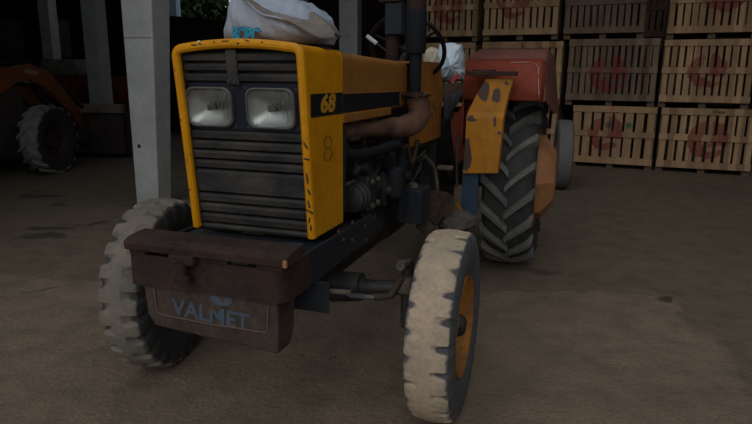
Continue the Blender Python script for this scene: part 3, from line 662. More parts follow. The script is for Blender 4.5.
# ---- front axle
bm = B()
tube(bm, [(0, -.25, .50), (0, .25, .50)], .062, 16); tube(bm, [(0, .20, .50), (0, .34, .515)], [.07, .062], 16); tube(bm, [(0, -.20, .50), (0, -.34, .515)], [.07, .062], 16)
ax = fin('axle_beam', bm, 'iron', TR, True)
for s in (1, -1):
    bm = B(); tube(bm, [(0, s*.33, .51), (0, s*.42, .52), (0, s*.53, .535)], [.040, .034, .030], 14); sh = fin('axle_extension', bm, 'iron', TR, True)
    bm = B(); tube(bm, [(.0, s*.548, .36), (0, s*.545, .66)], .028, 12); kp = fin('kingpin', bm, 'iron', TR, True)
    bm = B(); cbox(bm, (.02, s*.545, .56), (.10, .07, .07)); fin('steering_knuckle', bm, 'dustiron', kp, bevel=.015)
    bm = B(); tube(bm, [(.0, s*.548, .645), (.09, s*.54, .66)], .02, 10); lathe(bm, [(0, 0), (0, .022), (.03, .022), (.035, 0)], 8, TX(.07, s*.54, .645) @ RX(PI/2)); fin('steering_arm', bm, 'dustiron', kp, True)
    bm = B(); tube(bm, [(0, s*.55, .42), (0, s*.66, .405)], .032, 12); fin('stub_axle', bm, 'iron', kp, True)
bm = B(); tube(bm, [(.09, .30, .505), (.09, .44, .51)], .013, 12); sr_ = fin('steering_cylinder_rod', bm, 'steel', TR, True)
bm = B(); tube(bm, [(.09, -.1, .495), (.09, .31, .505)], .030, 14); fin('steering_cylinder', bm, 'grease', TR, True)
bm = B(); tube(bm, [(.09, .43, .51), (.09, .50, .525), (.06, .54, .60)], .016, 10); fin('tie_rod_end', bm, 'iron_brown', TR, True)
p0 = T(293, 288, 0, .40); p1 = T(329, 314, 0, .40)
bm = B(); box(bm, (.392, p0.y-.03, p1.z), (.400, p1.y, p0.z+.04)); fin('skid_plate', bm, 'blue', TR, bevel=.003)
bm = B(); tube(bm, [(.36, p1.y-.02, p0.z-.01), (.33, p1.y+.06, p0.z-.015)], .010, 8); fin('drain_hose', bm, 'dustiron', TR, True)
bm = B(); box(bm, (-.95, -.13, .46), (.45, .13, .62)); fin('front_support', bm, 'grease', TR, bevel=.02)

# ---- tyres
def front_tyre_bm(r=.40, w=.187, lugs=24, depth=.016, worn=0.):
    prof = [(-.072, .212), (-.082, .232), (-.093, .275), (-.0955, .31), (-.094, .345), (-.090, .368), (-.084, .384), (-.068, .3925), (-.045, .397), (-.022, .3985), (-.018, .3925), (-.012, .3925), (-.008, .3990)]
    prof = prof[:8] + [(-.045, .3955), (-.022, .398), (-.008, .399)]
    prof = prof + [(-y, q_) for y, q_ in prof[::-1]]
    bm = B(); n_ = lugs*8; R = []
    for k in range(n_):
        a = 2*PI*k/n_; ring = []
        for i, (y, q_) in enumerate(prof):
            ph = (k + (4 if y > 0 else 0)) % 8
            g = {0: .8, 1: 1., 2: (.0 if worn else .85)}.get(ph, 0.)
            if worn: g *= (.45 if y < 0 else 1.) * (.8 + .35*sin(k*1.7))
            yy, rr = y, q_
            ay = abs(y)
            if q_ > .34 and ay > .04 and g:
                rr -= depth*g*(1. if ay > .06 else .75); yy *= (1 - .05*g)
            if worn and ay < .04: rr += .001
            yy *= w/.19; rr *= r/.40
            rr += random.uniform(-.0012, .0012)
            ring.append(bm.verts.new((rr*cos(a), yy, rr*sin(a))))
        R.append(ring)
    for k in range(n_):
        a, b_ = R[k], R[(k+1) % n_]
        for i in range(len(prof)-1): bm.faces.new((a[i], b_[i], b_[i+1], a[i+1]))
        bm.faces.new((a[-1], b_[-1], b_[0], a[0]))
    return bm
def place(o, x, y, z, st, camber=0.):
    o.location = (x, y, z); o.rotation_euler = (camber, 0, st)
for s, st, m_, dp in ((1, .0206, 'rubber_pale', .019), (-1, .17, 'rubber', .024)):
    ty = fin('front_tyre', front_tyre_bm(depth=dp, worn=(s > 0), r=.40 if s > 0 else .417, w=.187 if s > 0 else .20), m_, TR, True, angle=28)
    place(ty, 0, s*.7191 if s > 0 else -.715, .3985 if s > 0 else .411, st)
    ty['label'] = 'smooth worn dusty front tyre' if s > 0 else 'chunky lugged front tyre'
    bm = B(); s1 = s
    lathe(bm, [(s1*.074, .216), (s1*.084, .214), (s1*.078, .204), (s1*.050, .192), (s1*.020, .182), (s1*-.015, .172), (s1*-.035, .15), (s1*-.02, .10), (s1*-.005, .08), (s1*-.005, 0), (s1*-.03, 0), (s1*-.03, .08), (s1*-.045, .15), (s1*-.06, .19), (s1*-.080, .216)], 40)
    rm = fin('rim', bm, 'rim' if s > 0 else 'rim', ty, True)
    bm = B(); lathe(bm, [(s*.0, 0), (s*.0, .058), (s*.05, .052), (s*.075, .04), (s*.085, .025), (s*.085, 0)], 20); fin('hub', bm, 'grease', ty, True)
    for k in range(6):
        a = 2*PI*k/6; bm = B(); lathe(bm, [(s*.01, 0), (s*.01, .012), (s*.03, .011), (s*.03, 0)], 6, TX(.085*cos(a), 0, .085*sin(a))); fin('wheel_nut', bm, 'iron', rm)
# rear
RR_, RW_ = .677, .367
def rear_tyre_bm(r=RR_, w=RW_):
    prof = [(-.13, .36), (-.15, .38), (-.17, .43), (-.180, .50), (-.176, .56), (-.165, .595), (-.145, .618), (-.10, .632), (-.05, .638), (0, .640)]
    prof = prof + [(-y, q_) for y, q_ in prof[:-1][::-1]]
    bm = B(); n_ = 72; R = []
    for k in range(n_):
        a = 2*PI*k/n_; R.append([bm.verts.new((q_*cos(a), y*w/.367, q_*sin(a))) for y, q_ in prof])
    for k in range(n_):
        a, b_ = R[k], R[(k+1) % n_]
        for i in range(len(prof)-1): bm.faces.new((a[i], b_[i], b_[i+1], a[i+1]))
        bm.faces.new((a[-1], b_[-1], b_[0], a[0]))
    return bm
def rear_lugs_bm(N_=20, r=RR_):
    bm = B()
    def srad(y):
        y = abs(y)
        pr = [(0, .640), (.05, .638), (.10, .632), (.145, .618), (.165, .595), (.176, .56)]
        for (a, ra), (b_, rb) in zip(pr, pr[1:]):
            if y <= b_: return ra + (rb-ra)*(y-a)/(b_-a)
        return .56
    for s in (1, -1):
        for k in range(N_):
            a0 = 2*PI*k/N_ + (PI/N_ if s < 0 else 0); path = []
            for j in range(9):
                t = j/8; y = s*(-.012 + .190*t); an = a0 + .27*t**.85
                top = (r - .002) - .020*t**3
                path.append((an, y, srad(min(abs(y), .165)) - .012, top, .033 + .008*t))
            path.append((path[-1][0]+.02, s*.186, .565, .625, .030))
            R = []
            for (an, y, rb, rt, hw) in path:
                da = hw/rt
                mk = lambda ang, rad, yy: bm.verts.new((rad*cos(ang), yy, rad*sin(ang)))
                R.append([mk(an-da*1.1, rb, y), mk(an-da*.62, rt, y), mk(an+da*.62, rt, y), mk(an+da*1.1, rb, y)])
            for A, C in zip(R, R[1:]):
                for q_ in range(4): bm.faces.new((A[q_], A[(q_+1) % 4], C[(q_+1) % 4], C[q_]))
            bm.faces.new(R[0]); bm.faces.new(R[-1][::-1])
    return bm
for s in (1, -1):
    ty = fin('rear_tyre', rear_tyre_bm(), 'rubber_dark', TR, True); place(ty, -2.3703, s*.742, .675, 0)
    lg = fin('tread_lugs', rear_lugs_bm(), 'rubber_lug', ty, bevel=.004, seg=1); lg['label'] = 'raised dusty chevron lugs'
    bm = B(); lathe(bm, [(s*.15, .375), (s*.16, .365), (s*.13, .34), (s*.05, .33), (s*-.13, .34), (s*-.15, .375)], 40); rm = fin('rim', bm, 'rim_peach', ty, True)
    bm = B(); lathe(bm, [(s*.10, .335), (s*.20, .325), (s*.275, .22), (s*.29, .19), (s*.29, .10), (s*.25, .08), (s*.25, 0), (s*.05, 0), (s*.05, .33)], 8); fin('wheel_disc', bm, 'rim_peach', ty, bevel=.01)
# rear axle
bm = B(); tube(bm, [(-2.37, -.65, .675), (-2.37, .65, .675)], .10, 20); fin('rear_axle', bm, 'grease', TR, True)

# ---- red fenders over the rear wheels, with a red floor panel
def fender(s):
    y0, y1 = .43, .945
    prof = [(-1.66, 1.275), (-1.70, 1.40), (-1.74, 1.50), (-1.80, 1.535), (-2.3, 1.62), (-2.75, 1.60), (-3.0, 1.50)]
    bm = B()
    R = []
    for i, (x, z) in enumerate(prof):
        e = .012 if i < 3 else .0
        R.append([bm.verts.new((x, s*y0, z)), bm.verts.new((x, s*(y1-.03), z)), bm.verts.new((x-.02, s*y1, z-.035 if i > 2 else z-.01))])
    for a, b_ in zip(R, R[1:]):
        for k in range(2): bm.faces.new((a[k], a[k+1], b_[k+1], b_[k]))
    for f in [f for f in bm.faces if f.calc_center_median().x < -1.80]: bm.faces.remove(f)
    o = fin('fender', bm, 'red', TR, True, angle=25)
    bm = B(); R = []
    for i, (x, z) in list(enumerate(prof))[3:]:
        R.append([bm.verts.new((x, s*y0, z)), bm.verts.new((x, s*(y1-.03), z)), bm.verts.new((x-.02, s*y1, z-.035))])
    for a, b_ in zip(R, R[1:]):
        for k in range(2): bm.faces.new((a[k], a[k+1], b_[k+1], b_[k]))
    ft = fin('fender_top', bm, 'red_brown', o, True, angle=25); md = ft.modifiers.new('solid', 'SOLIDIFY'); md.thickness = .012; md.offset = 0; md = o.modifiers.new('solid', 'SOLIDIFY'); md.thickness = .012; md.offset = 0
    # flaring outer side skirt
    bm = B(); Q = []
    for i, (x, z) in enumerate(prof):
        lowz = 1.26 if i < 1 else (1.25, 1.24, 1.22, 1.16, 1.14, 1.16)[min(i-1, 5)]
        t = min(1, i/3)
        Q.append([bm.verts.new((x-.02, s*y1, z-.035 if i > 2 else z-.01)), bm.verts.new((x-.02, s*(y1+.012+.03*t), lowz+.02*(1-t)))])
    for a, b_ in zip(Q, Q[1:]): bm.faces.new((a[0], a[1], b_[1], b_[0]))
    k_ = fin('fender_skirt', bm, 'red_brown', o); md = k_.modifiers.new('solid', 'SOLIDIFY'); md.thickness = .012; md.offset = 0
    bm = B(); tube(bm, smoothpath([(-1.645, s*(y1-.02), 1.285), (-1.687, s*(y1-.035), 1.40), (-1.728, s*(y1-.05), 1.495), (-1.745, s*(y1-.12), 1.515), (-1.742, s*.72, 1.513)], 4), .0035, 6); fin('worn_edge', bm, 'scratch', o, True)
    bm = B(); prism(bm, [(-1.67, 1.28), (-1.71, 1.41), (-1.75, 1.51), (-1.80, 1.53), (-2.3, 1.61), (-2.75, 1.59), (-2.9, 1.0), (-2.4, .9), (-1.9, .9), (-1.68, 1.0)], 1, s*y0, s*(y0+.012)); fin('inner_panel', bm, 'red', o)
    return o
fender(1)
ym = [T(440, 88, 0, -1.78), T(474, 85, 0, -1.78)]
bm = B(); prism(bm, [(T(u, v, 0, -1.80).y, T(u, v, 0, -1.80).z) for u, v in ((464, 100), (472, 84), (480, 84), (474, 110), (463, 160), (456, 165), (452, 140), (449, 112), (458, 112))], 0, -1.82, -1.80); fin('platform_panel', bm, 'red', TR, bevel=.004)
# rusty bar and chipped yellow guard
pb0 = T(467, 73, 0, -1.55); pb1 = T(517, 74.5, 0, -1.55)
bm = B(); cbox(bm, ((-1.56), (pb0.y+pb1.y)/2, pb0.z-.002), (.10, pb1.y-pb0.y, .028)); cbox(bm, (-1.62, (pb0.y+pb1.y)/2-.06, pb0.z+.012), (.10, .14, .02)); gb = fin('guard_bar', bm, 'rust', TR, bevel=.004)
bm = B(); rows = [(79, 486, 513, -1.565), (95, 476.5, 508, -1.560), (112, 468, 504, -1.555), (118, 466.5, 503, -1.545), (145, 465, 500, -1.55), (173, 463, 497, -1.56)]
R = []
for v, l, r_, x in rows:
    a = T(l, v, 0, x); c = T(r_, v, 0, x); R.append([bm.verts.new(a), bm.verts.new(a.lerp(c, .5)+Vector((.004, 0, 0))), bm.verts.new(c), bm.verts.new(c + Vector((-.05, .004, 0)))])
for a, b_ in zip(R, R[1:]):
    for k in range(3): bm.faces.new((a[k], a[k+1], b_[k+1], b_[k]))
gd = fin('mudguard_panel', bm, 'chipped', TR); md = gd.modifiers.new('solid', 'SOLIDIFY'); md.thickness = .006; md.offset = 0
gd['label'] = 'chipped yellow guard in front of the rear tyre'
# seat
sx = -1.98
bm = B(); box(bm, (-2.2, T(430,100,0,-1.78).y, 1.27), (-1.78, T(467,100,0,-1.78).y, 1.36)); bmesh.ops.subdivide_edges(bm, edges=bm.edges[:], cuts=4, use_grid_fill=True)
for v in bm.verts: v.co += Vector([random.uniform(-.01, .01) for _ in range(3)]); v.co.z += .04*(v.co.y-.1)
seat = fin('seat_cushion', bm, 'cushion', TR, True, angle=60)
bm = B(); V_ = []
for i in range(9):
    row = []
    for j in range(6):
        p = T(443 + 25*i/8 - j*2.2*(i/8), 99 + j*5.2 - i*1.6, 0, -1.765); row.append(bm.verts.new(p + Vector((random.uniform(-.02, .02), random.uniform(-.004, .004), random.uniform(-.01, .01)*(j > 0)))))
    V_.append(row)
for i in range(8):
    for j in range(5):
        if j > 2 and i > 4: continue
        bm.faces.new((V_[i][j], V_[i+1][j], V_[i+1][j+1], V_[i][j+1]))
rg = fin('torn_seat_cover', bm, 'rag', seat, True, angle=80); md = rg.modifiers.new('solid', 'SOLIDIFY'); md.thickness = .004
bm = B(); box(bm, (-2.3, .05, .95), (-2.0, .3, 1.20)); fin('seat_base', bm, 'grease', TR, bevel=.01)

# ------------------------------------------------------------------ sacks
def place_t(o): o.location = TR.location; o.rotation_euler = TR.rotation_euler
def sack_bm(cx, cy, z0, hx, hy, hz, taper=.2, seed=1, lean=0., wr=.012):
    rnd = random.Random(seed); bm = B()
    n_, m_ = 48, 22; R = []
    ph = [rnd.uniform(0, 6.28) for _ in range(12)]
    for j in range(m_+1):
        t = j/m_; zz = z0 + hz*t
        s = (1 - taper*t) * (1 - .55*max(0, (t-.75)/.25)**2) * (.93 + .07*min(1, t/.12))
        ring = []
        for k in range(n_):
            a = 2*PI*k/n_; e = 2.6
            c_, s_ = cos(a), sin(a)
            q = (abs(c_)**e + abs(s_)**e)**(-1/e)
            w_ = wr*(sin(3*a+ph[0]+5*t) + .7*sin(5*a+ph[1]-7*t) + .5*sin(11*a+ph[2]+12*t) + .5*sin(17*a + ph[3] + 9*t))
            ring.append(bm.verts.new((cx + (hx*q*c_*s) + w_*c_, cy + lean*t + hy*q*s_*s + w_*s_, zz + .5*w_*t)))
        R.append(ring)
    for a, b_ in zip(R, R[1:]):
        for k in range(n_): bm.faces.new((a[k], a[(k+1) % n_], b_[(k+1) % n_], b_[k]))
    bm.faces.new(R[0][::-1]); bm.faces.new(R[-1]); return bm
sk = empty('feed_sack', (0, 0, 0)); place_t(sk); tag(sk, 'big white woven sack with blue letters, lying on the tractor hood', 'sack')
bz = 1.543
# body: profile across y follows the photograph: high on the left, sloping to the right
def sack_top(y):
    pts = [(-.31, 1.60), (-.28, 1.70), (-.25, 1.80), (-.20, 1.84), (-.10, 1.80), (0, 1.735), (.05, 1.72), (.10, 1.705), (.15, 1.67), (.19, 1.63), (.22, 1.57)]
    if y <= pts[0][0]: return pts[0][1]
    for (a, za), (b_, zb) in zip(pts, pts[1:]):
        if y <= b_: return za + (zb-za)*(y-a)/(b_-a)
    return pts[-1][1]
bm = B(); n_, m_ = 44, 18; R = []
for i in range(n_+1):
    t = i/n_; y = -.275 + .458*t
    top = sack_top(y); hx = .20*(1 - (abs(2*t-1))**5*.55)
    ring = []
    for k in range(m_*2):
        a = 2*PI*k/(m_*2); e = 2.8; c_, s_ = cos(a), sin(a); q = (abs(c_)**e+abs(s_)**e)**(-1/e)
        zc = (bz + top)/2; hz = (top-bz)/2
        w_ = .006*sin(9*a+14*t) + .004*sin(23*t*3+5*a)
        z = zc + (hz+w_*.6)*q*s_; lean = (y+.045)*0
        yy = y + (.0 if t > .35 else (.35-t)/.35*.38*(z-bz))
        ring.append(bm.verts.new((-.02 + (hx+w_)*q*c_*(1-.25*max(0, (z-bz)/.34)), yy, max(z, bz))))
    R.append(ring)
for a, b_ in zip(R, R[1:]):
    for k in range(m_*2): bm.faces.new((a[k], a[(k+1) % (m_*2)], b_[(k+1) % (m_*2)], b_[k]))
bm.faces.new(R[0]); bm.faces.new(R[-1][::-1])
sbody = fin('sack_body', bm, 'sackcloth', sk, True, angle=70)
# folded dirty mouth of the sack, draped over the top and down the right
fold = [(240, -6), (250, 3), (262, 13), (275, 16), (290, 20), (303, 27), (314, 34), (324, 37), (334, 35)]
upper = [(246, -16), (262, -6), (278, 2), (292, 5), (302, 7), (313, 10), (322, 16), (331, 24), (336, 33)]
bm = B(); R = []
for (a, b_) in zip(fold, upper):
    row = []
    for j in range(7):
        t = j/6; xx = .155 - .10*t + .02*sin(3*t*PI) + random.uniform(-.008, .008) + .012*(t < .1)
        p = T(a[0]*(1-t)+b_[0]*t, a[1]*(1-t)+b_[1]*t, 0, xx+.03*(1-t)); row.append(bm.verts.new(p))
    row.append(bm.verts.new(p + Vector((-.08, 0, -.02)))); R.append(row)
for a, b_ in zip(R, R[1:]):
    for k in range(len(a)-1): bm.faces.new((a[k], a[k+1], b_[k+1], b_[k]))
fo = fin('folded_mouth', bm, 'sackdirty', sk, True, angle=80)
fo.modifiers.new('sub', 'SUBSURF').render_levels = 2; fo.modifiers[-1].levels = 1; md = fo.modifiers.new('solid', 'SOLIDIFY'); md.thickness = .012; md.offset = -1
bm = B(); tube(bm, smoothpath([T(u, v+1, 0, .19) for u, v in fold], 3), [.003]+[.0045]*23+[.004], 8); fin('rolled_hem', bm, 'sackcloth', fo, True)
q_ = T(246, 35.5, 0, .16)
pl_ = text('printed_letters', 'BOPC', .076, 'sackblue', sk, TX(0, q_.y, q_.z) @ FACE_X @ RZ(-.07) @ Matrix.Diagonal((.70, 1, 1, 1)), .001, .003)
from mathutils.bvhtree import BVHTree
tri_ = bmesh.new(); tri_.from_mesh(sbody.data); bv_ = BVHTree.FromBMesh(tri_)
for v in pl_.data.vertices:
    hit = bv_.ray_cast(Vector((1, v.co.y, max(v.co.z, 1.600))), Vector((-1, 0, 0)))
    v.co.x = (hit[0].x if hit[0] else .1) + .007 + v.co.x
tri_.free()

ss = empty('crumpled_sack'); place_t(ss); tag(ss, 'small crumpled white sack with a red mark, on the tractor seat', 'sack')
# outline traced in the tractor frame, given real thickness
def blob(poly, x0, depth, name, m_, parent, jit=.012, seed=3):
    rnd = random.Random(seed); bm = B(); P = [T(u, v, 0, x0) for u, v in poly]; c = sum(P, Vector())/len(P); R = []
    for j in range(9):
        t = j/8; s = (.3, .7, .9, .98, 1., .98, .9, .7, .3)[j]
        R.append([bm.verts.new(c.lerp(p, s) + Vector((depth*(.5-t), 0, 0)) + Vector((rnd.uniform(-jit, jit), rnd.uniform(-jit, jit)*.5, rnd.uniform(-jit, jit)*.5))) for p in P])
    n_ = len(P)
    for a, b_ in zip(R, R[1:]):
        for k in range(n_): bm.faces.new((a[k], a[(k+1) % n_], b_[(k+1) % n_], b_[k]))
    for r__, fl in ((R[0], 1), (R[-1], -1)):
        cv = bm.verts.new(sum((v.co for v in r__), Vector())/n_ + Vector((.02*fl, 0, 0)))
        for k in range(n_): bm.faces.new((r__[k], r__[(k+1) % n_], cv))
    lowest = min(v.co.z for v in bm.verts)
    o = fin(name, bm, m_, parent, True, angle=30); return o
def dense(poly, k=3):
    out = []
    for i in range(len(poly)):
        a, b_ = poly[i], poly[(i+1) % len(poly)]
        for j in range(k): out.append((a[0]+(b_[0]-a[0])*j/k, a[1]+(b_[1]-a[1])*j/k))
    return out
blob(dense([(440, 44), (452, 43), (462, 45), (464, 56), (464, 66), (468, 75), (466, 80), (458, 81), (448, 82), (438, 82), (436, 70)]), -2.08, .26, 'sack_body', 'sackwhite', ss, .013, 5)
p = [T(u, v, 0, -1.942) for u, v in ((450, 81), (453, 77), (458, 74), (461, 76), (457, 79), (452, 83))]
bm = B(); A = [bm.verts.new(v) for v in p]; C = [bm.verts.new(v + Vector((.004, 0, 0))) for v in p]; bm.faces.new(A); bm.faces.new(C[::-1])
for k in range(6): bm.faces.new((A[k], C[k], C[(k+1) % 6], A[(k+1) % 6]))
fin('red_print', bm, 'sackred', ss)
cs = empty('cream_cloth'); place_t(cs); tag(cs, 'cream cloth bundle seen through the steering wheel', 'cloth')
blob(dense([(424, 50), (432, 47), (440, 50), (443, 58), (441, 70), (436, 90), (424, 90)]), -2.30, .18, 'cloth_body', 'cream', cs, .008, 8)

# ------------------------------------------------------------------ crates
CA = Vector((4.421, 9.452, 0)); cang = math.atan2(-.39192, .91999); cu_ = Vector((cos(cang), sin(cang), 0)); cn_ = Vector((-sin(cang), cos(cang), 0))
def make_crate(width, nsl, wood, mark, seed, dep=1.05, hh=.93, feet=.08):
    rnd = random.Random(seed); root = empty('wooden_crate')
    def P(name, bm, m_): 
        o = fin(name, bm, m_, root); o['mark'] = mark; return o
    w = width
    for sgn, yy in ((0, 0), (1, dep)):
        y0 = yy-.022 if sgn == 0 else yy; y1 = y0 + .022
        for z0, z1 in ((feet+.0, feet+.10), (feet+.43, feet+.52), (feet+hh-.10, feet+hh)):
            bm = B(); box(bm, (0, y0, z0), (w, y1, z1))
            for v in bm.verts: v.co.z += rnd.uniform(-.006, .006)
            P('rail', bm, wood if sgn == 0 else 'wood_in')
        bm = B(); g = w/nsl
        for k in range(nsl):
            sw_ = g*rnd.uniform(.60, .80); x = g*k + (g-sw_)/2 + rnd.uniform(-.1, .1)*g*.3
            a = rnd.uniform(-.006, .006)
            prism(bm, [(x+a, feet), (x+sw_+a, feet), (x+sw_-a, feet+hh-.02), (x-a, feet+hh-.02)], 1, yy+.001 if sgn == 0 else yy-.017, yy+.017 if sgn == 0 else yy-.001)
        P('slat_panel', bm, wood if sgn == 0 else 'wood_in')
    for xx in (0, w-.02):
        bm = B()
        for k in range(8):
            y = .03 + (dep-.05)/8*k; box(bm, (xx, y, feet), (xx+.02, y+(dep-.05)/8*.8, feet+hh-.02))
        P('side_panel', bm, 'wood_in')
    for xx in (.02, w-.08):
        for yy in (.02, dep-.08):
            bm = B(); box(bm, (xx, yy, feet), (xx+.06, yy+.06, feet+hh)); P('corner_post', bm, wood)
    bm = B(); box(bm, (.02, .02, feet), (w-.02, dep-.02, feet+.02)); P('floor_board', bm, 'wood_in')
    for xx in (0.0, w/2-.05, w-.10):
        bm = B(); box(bm, (xx, .05, 0), (xx+.10, dep-.05, feet)); P('skid', bm, 'wood_in')
    return root
def put(root, s, z, off=0., label='', group='wooden crates stacked along the back of the yard'):
    p = CA + cu_*s + cn_*off; root.location = (p.x, p.y, z); root.rotation_euler = (0, 0, cang)
    tag(root, label, 'crate'); return root
c = put(make_crate(1.29, 10, 'wood', (.69, .52, .29), 1, hh=.915), 0, 0, 0, 'light wooden crate on the ground, rightmost, red roundel and inked number on its top board')
text('inked_number', '92466', .065, 'black_ink', c.children[2], TX(.78, -.0235, .945) @ FACE_NY, .0008, .001)
tag(c, None, None)
put(make_crate(1.22, 12, 'wood', (.62, .55, .25), 2, hh=.93), -.06, 1.0, .02, 'wooden crate with red mark in the middle of the rightmost stack')
put(make_crate(1.22, 12, 'wood', (.72, .70, .33), 3, hh=.93), -.05, 2.02, 0, 'wooden crate topmost in the rightmost stack')
c = put(make_crate(1.25, 8, 'wood', (.52, .56, .27), 4, hh=.915), -1.31, 0, 0, 'light wooden crate with red roundel and green stencil, on the ground beside the grey tyre')
for u, m_, dx in ((.86, 'green_stencil', 0), (.565, 'grey_stencil', 0)):
    for k in range(4):
        bm = B(); cbox(bm, (u, -.002, .70), (.014, .003, .13), RY(k*PI/4)); fin('stencil_mark', bm, m_, c)
text('inked_letter', 'V', .08, 'sackred', c.children[2], TX(.60, -.0235, .95) @ FACE_NY, .0008, .003)
put(make_crate(1.33, 14, 'wood_grey', (.63, .50, .29), 5, hh=.95), -1.45, 1.0, 0, 'weathered brown crate with narrow slats and red mark, above the stencilled crate')
put(make_crate(1.19, 12, 'wood_grey', (0, 9, 0), 6, hh=.93), -1.56, 2.04, .03, 'plain weathered crate on top, narrow slats, no red mark')
put(make_crate(1.30, 11, 'wood', (.65, .5, .25), 7, hh=.915), -2.85, 0, .02, 'wooden crate on the ground half hidden behind the rear wheel')
put(make_crate(1.33, 12, 'wood', (.62, .88, .12), 8, hh=.93), -2.87, 1.0, .02, 'wooden crate just above the red fender')
put(make_crate(1.22, 11, 'wood', (.48, .60, .26), 9, hh=.93), -2.87, 2.04, 0, 'light crate on top with missing slat and red mark, above the red fender')
put(make_crate(1.20, 11, 'wood', (.6, .5, .25), 10, hh=.915), -4.18, 0, 0, 'wooden crate on the ground behind the tractor seat')
put(make_crate(1.20, 11, 'wood', (0, 9, 0), 11, hh=.93), -4.18, 1.0, 0, 'wooden crate behind the crumpled sack, second in its stack')
put(make_crate(1.18, 11, 'wood', (.66, .56, .27), 12, hh=.93), -4.15, 2.03, 0, 'wooden crate with red roundel just right of the exhaust pipe')
# a dark board leaning between stacks at the back right
put(make_crate(.9, 9, 'wood_grey', (0, 9, 0), 13, hh=.93), -.50, 2.04, 1.15, 'dark crate set back between the two right stacks at the top')
put(make_crate(1.2, 9, 'wood_grey', (0, 9, 0), 14, hh=.93), -.62, 1.0, 1.15, 'dark crate set back behind the right stacks, second in its stack')
put(make_crate(1.2, 9, 'wood_grey', (0, 9, 0), 15, hh=.915), -.62, 0, 1.15, 'dark crate set back behind the right stacks, on the ground')

# ------------------------------------------------------------------ grey wheel standing near the crates
d = ray(560, 188); t = -H/d[2]; gp = Vector((d[0]*t, d[1]*t, 0))
gw = empty('spare_wheel', gp, PHI*0 - math.radians(0)); tag(gw, 'grey worn tyre standing behind the tractor, in front of the crates', 'wheel')
r_g = .45
bm = B(); lathe(bm, [(-.08, .24), (-.095, .30), (-.10, .37), (-.095, .42), (-.075, .445), (0, .45), (.075, .445), (.095, .42), (.10, .37), (.095, .30), (.08, .24)], 48, None, True)
o = fin('tyre', bm, 'rubber_grey', gw, True); o.location = (0, 0, r_g); o.rotation_euler = (0, 0, math.radians(90-16-0)-PI/2 + PI/2)
GA = math.radians(-12)
o.rotation_euler = (0, 0, 0)
gw.rotation_euler = (0, 0, GA + PI/2)
bm = B(); lathe(bm, [(-.08, .245), (-.05, .22), (-.03, .1), (-.03, 0), (0, 0), (0, .1), (-.02, .21), (.08, .245)], 32); o2 = fin('rim', bm, 'rim_peach', gw, True); o2.location = (0, 0, r_g)

# ------------------------------------------------------------------ loader
LA = math.radians(6)
LO = empty('wheel_loader', (-5.48, 8.78, 0), 0); LO.rotation_euler = (0, 0, -LA + PI/2)     # local x points ahead (away from the camera)
tag(LO, 'dark orange wheel loader at the left with its bucket lowered to the ground', 'loader')
def loader_tyre():
    bm = B(); prof = [(-.12, .27), (-.145, .33), (-.15, .40), (-.14, .445), (-.10, .462), (0, .468), (.10, .462), (.14, .445), (.15, .40), (.145, .33), (.12, .27)]
    n_ = 60; R = []
    for k in range(n_):
        a = 2*PI*k/n_; R.append([bm.verts.new((q_*cos(a), y, q_*sin(a))) for y, q_ in prof])
    for k in range(n_):
        a, b_ = R[k], R[(k+1) % n_]
        for i in range(len(prof)-1): bm.faces.new((a[i], b_[i], b_[i+1], a[i+1]))
        bm.faces.new((a[-1], b_[-1], b_[0], a[0]))
    for s in (1, -1):
        for k in range(16):
            a0 = 2*PI*k/16 + (PI/16 if s < 0 else 0); R = []
            for j in range(6):
                t_ = j/5; y = s*(-.01+.165*t_); an = a0 + .26*t_; da = .055+.02*t_
                rt = .495-.02*t_**3; rb = .44-.05*t_**3
                R.append([bm.verts.new((rb*cos(an-da), y, rb*sin(an-da))), bm.verts.new((rt*cos(an-da*.7), y, rt*sin(an-da*.7))), bm.verts.new((rt*cos(an+da*.7), y, rt*sin(an+da*.7))), bm.verts.new((rb*cos(an+da), y, rb*sin(an+da)))])
            for A, C in zip(R, R[1:]):
                for q_ in range(4): bm.faces.new((A[q_], A[(q_+1) % 4], C[(q_+1) % 4], C[q_]))
            bm.faces.new(R[0]); bm.faces.new(R[-1][::-1])
    return bm
for x in (0, -2.2):
    for s in (1, -1):
        ty = fin('loader_tyre', loader_tyre(), 'rubber_loader', LO, True, angle=25); ty.location = (x, s*.74, .492)
        bm = B(); lathe(bm, [(s*.13, .275), (s*.10, .25), (s*.05, .22), (s*.04, .13), (s*.08, .12), (s*.08, 0), (s*-.1, 0), (s*-.1, .27)], 28); fin('rim', bm, 'rust', ty, True)
bm = B(); box(bm, (-.55, -.42, .35), (.45, .42, .75)); prism(bm, [(-.4, .7), (.15, .7), (.1, 1.25), (-.3, 1.35)], 1, -.30, -.24); prism(bm, [(-.4, .7), (.15, .7), (.1, 1.25), (-.3, 1.35)], 1, .24, .30); fin('front_frame', bm, 'bucket', LO, bevel=.01)
bm = B(); box(bm, (-3.1, -.55, .5), (-.75, .55, .9)); box(bm, (-3.2, -.5, .9), (-2.0, .5, 1.5)); fin('rear_frame', bm, 'bucket', LO, bevel=.03)
for s in (1, -1):
    bm = B(); prism(bm, [(-.35, 1.28), (-.15, 1.50), (.35, 1.56), (.75, 1.46), (1.25, 1.05), (1.75, .55), (1.70, .42), (1.55, .48), (1.15, .86), (.65, 1.22), (.3, 1.33), (0, 1.28), (-.3, 1.15)], 1, s*.34, s*.26)
    bms = fin('boom_arm', bm, 'loader', LO, bevel=.01)
bm = B(); tube(bm, [(-.1, 0, 1.35), (.9, 0, 1.25)], .05, 12); tube(bm, [(.9, 0, 1.25), (1.5, 0, .85)], .03, 12); fin('tilt_cylinder', bm, 'grease', LO, True)
bm = B(); cbox(bm, (.35, -.343, 1.44), (.28, .004, .06), RY(.12)); fin('decal', bm, 'loader_grey', bms)
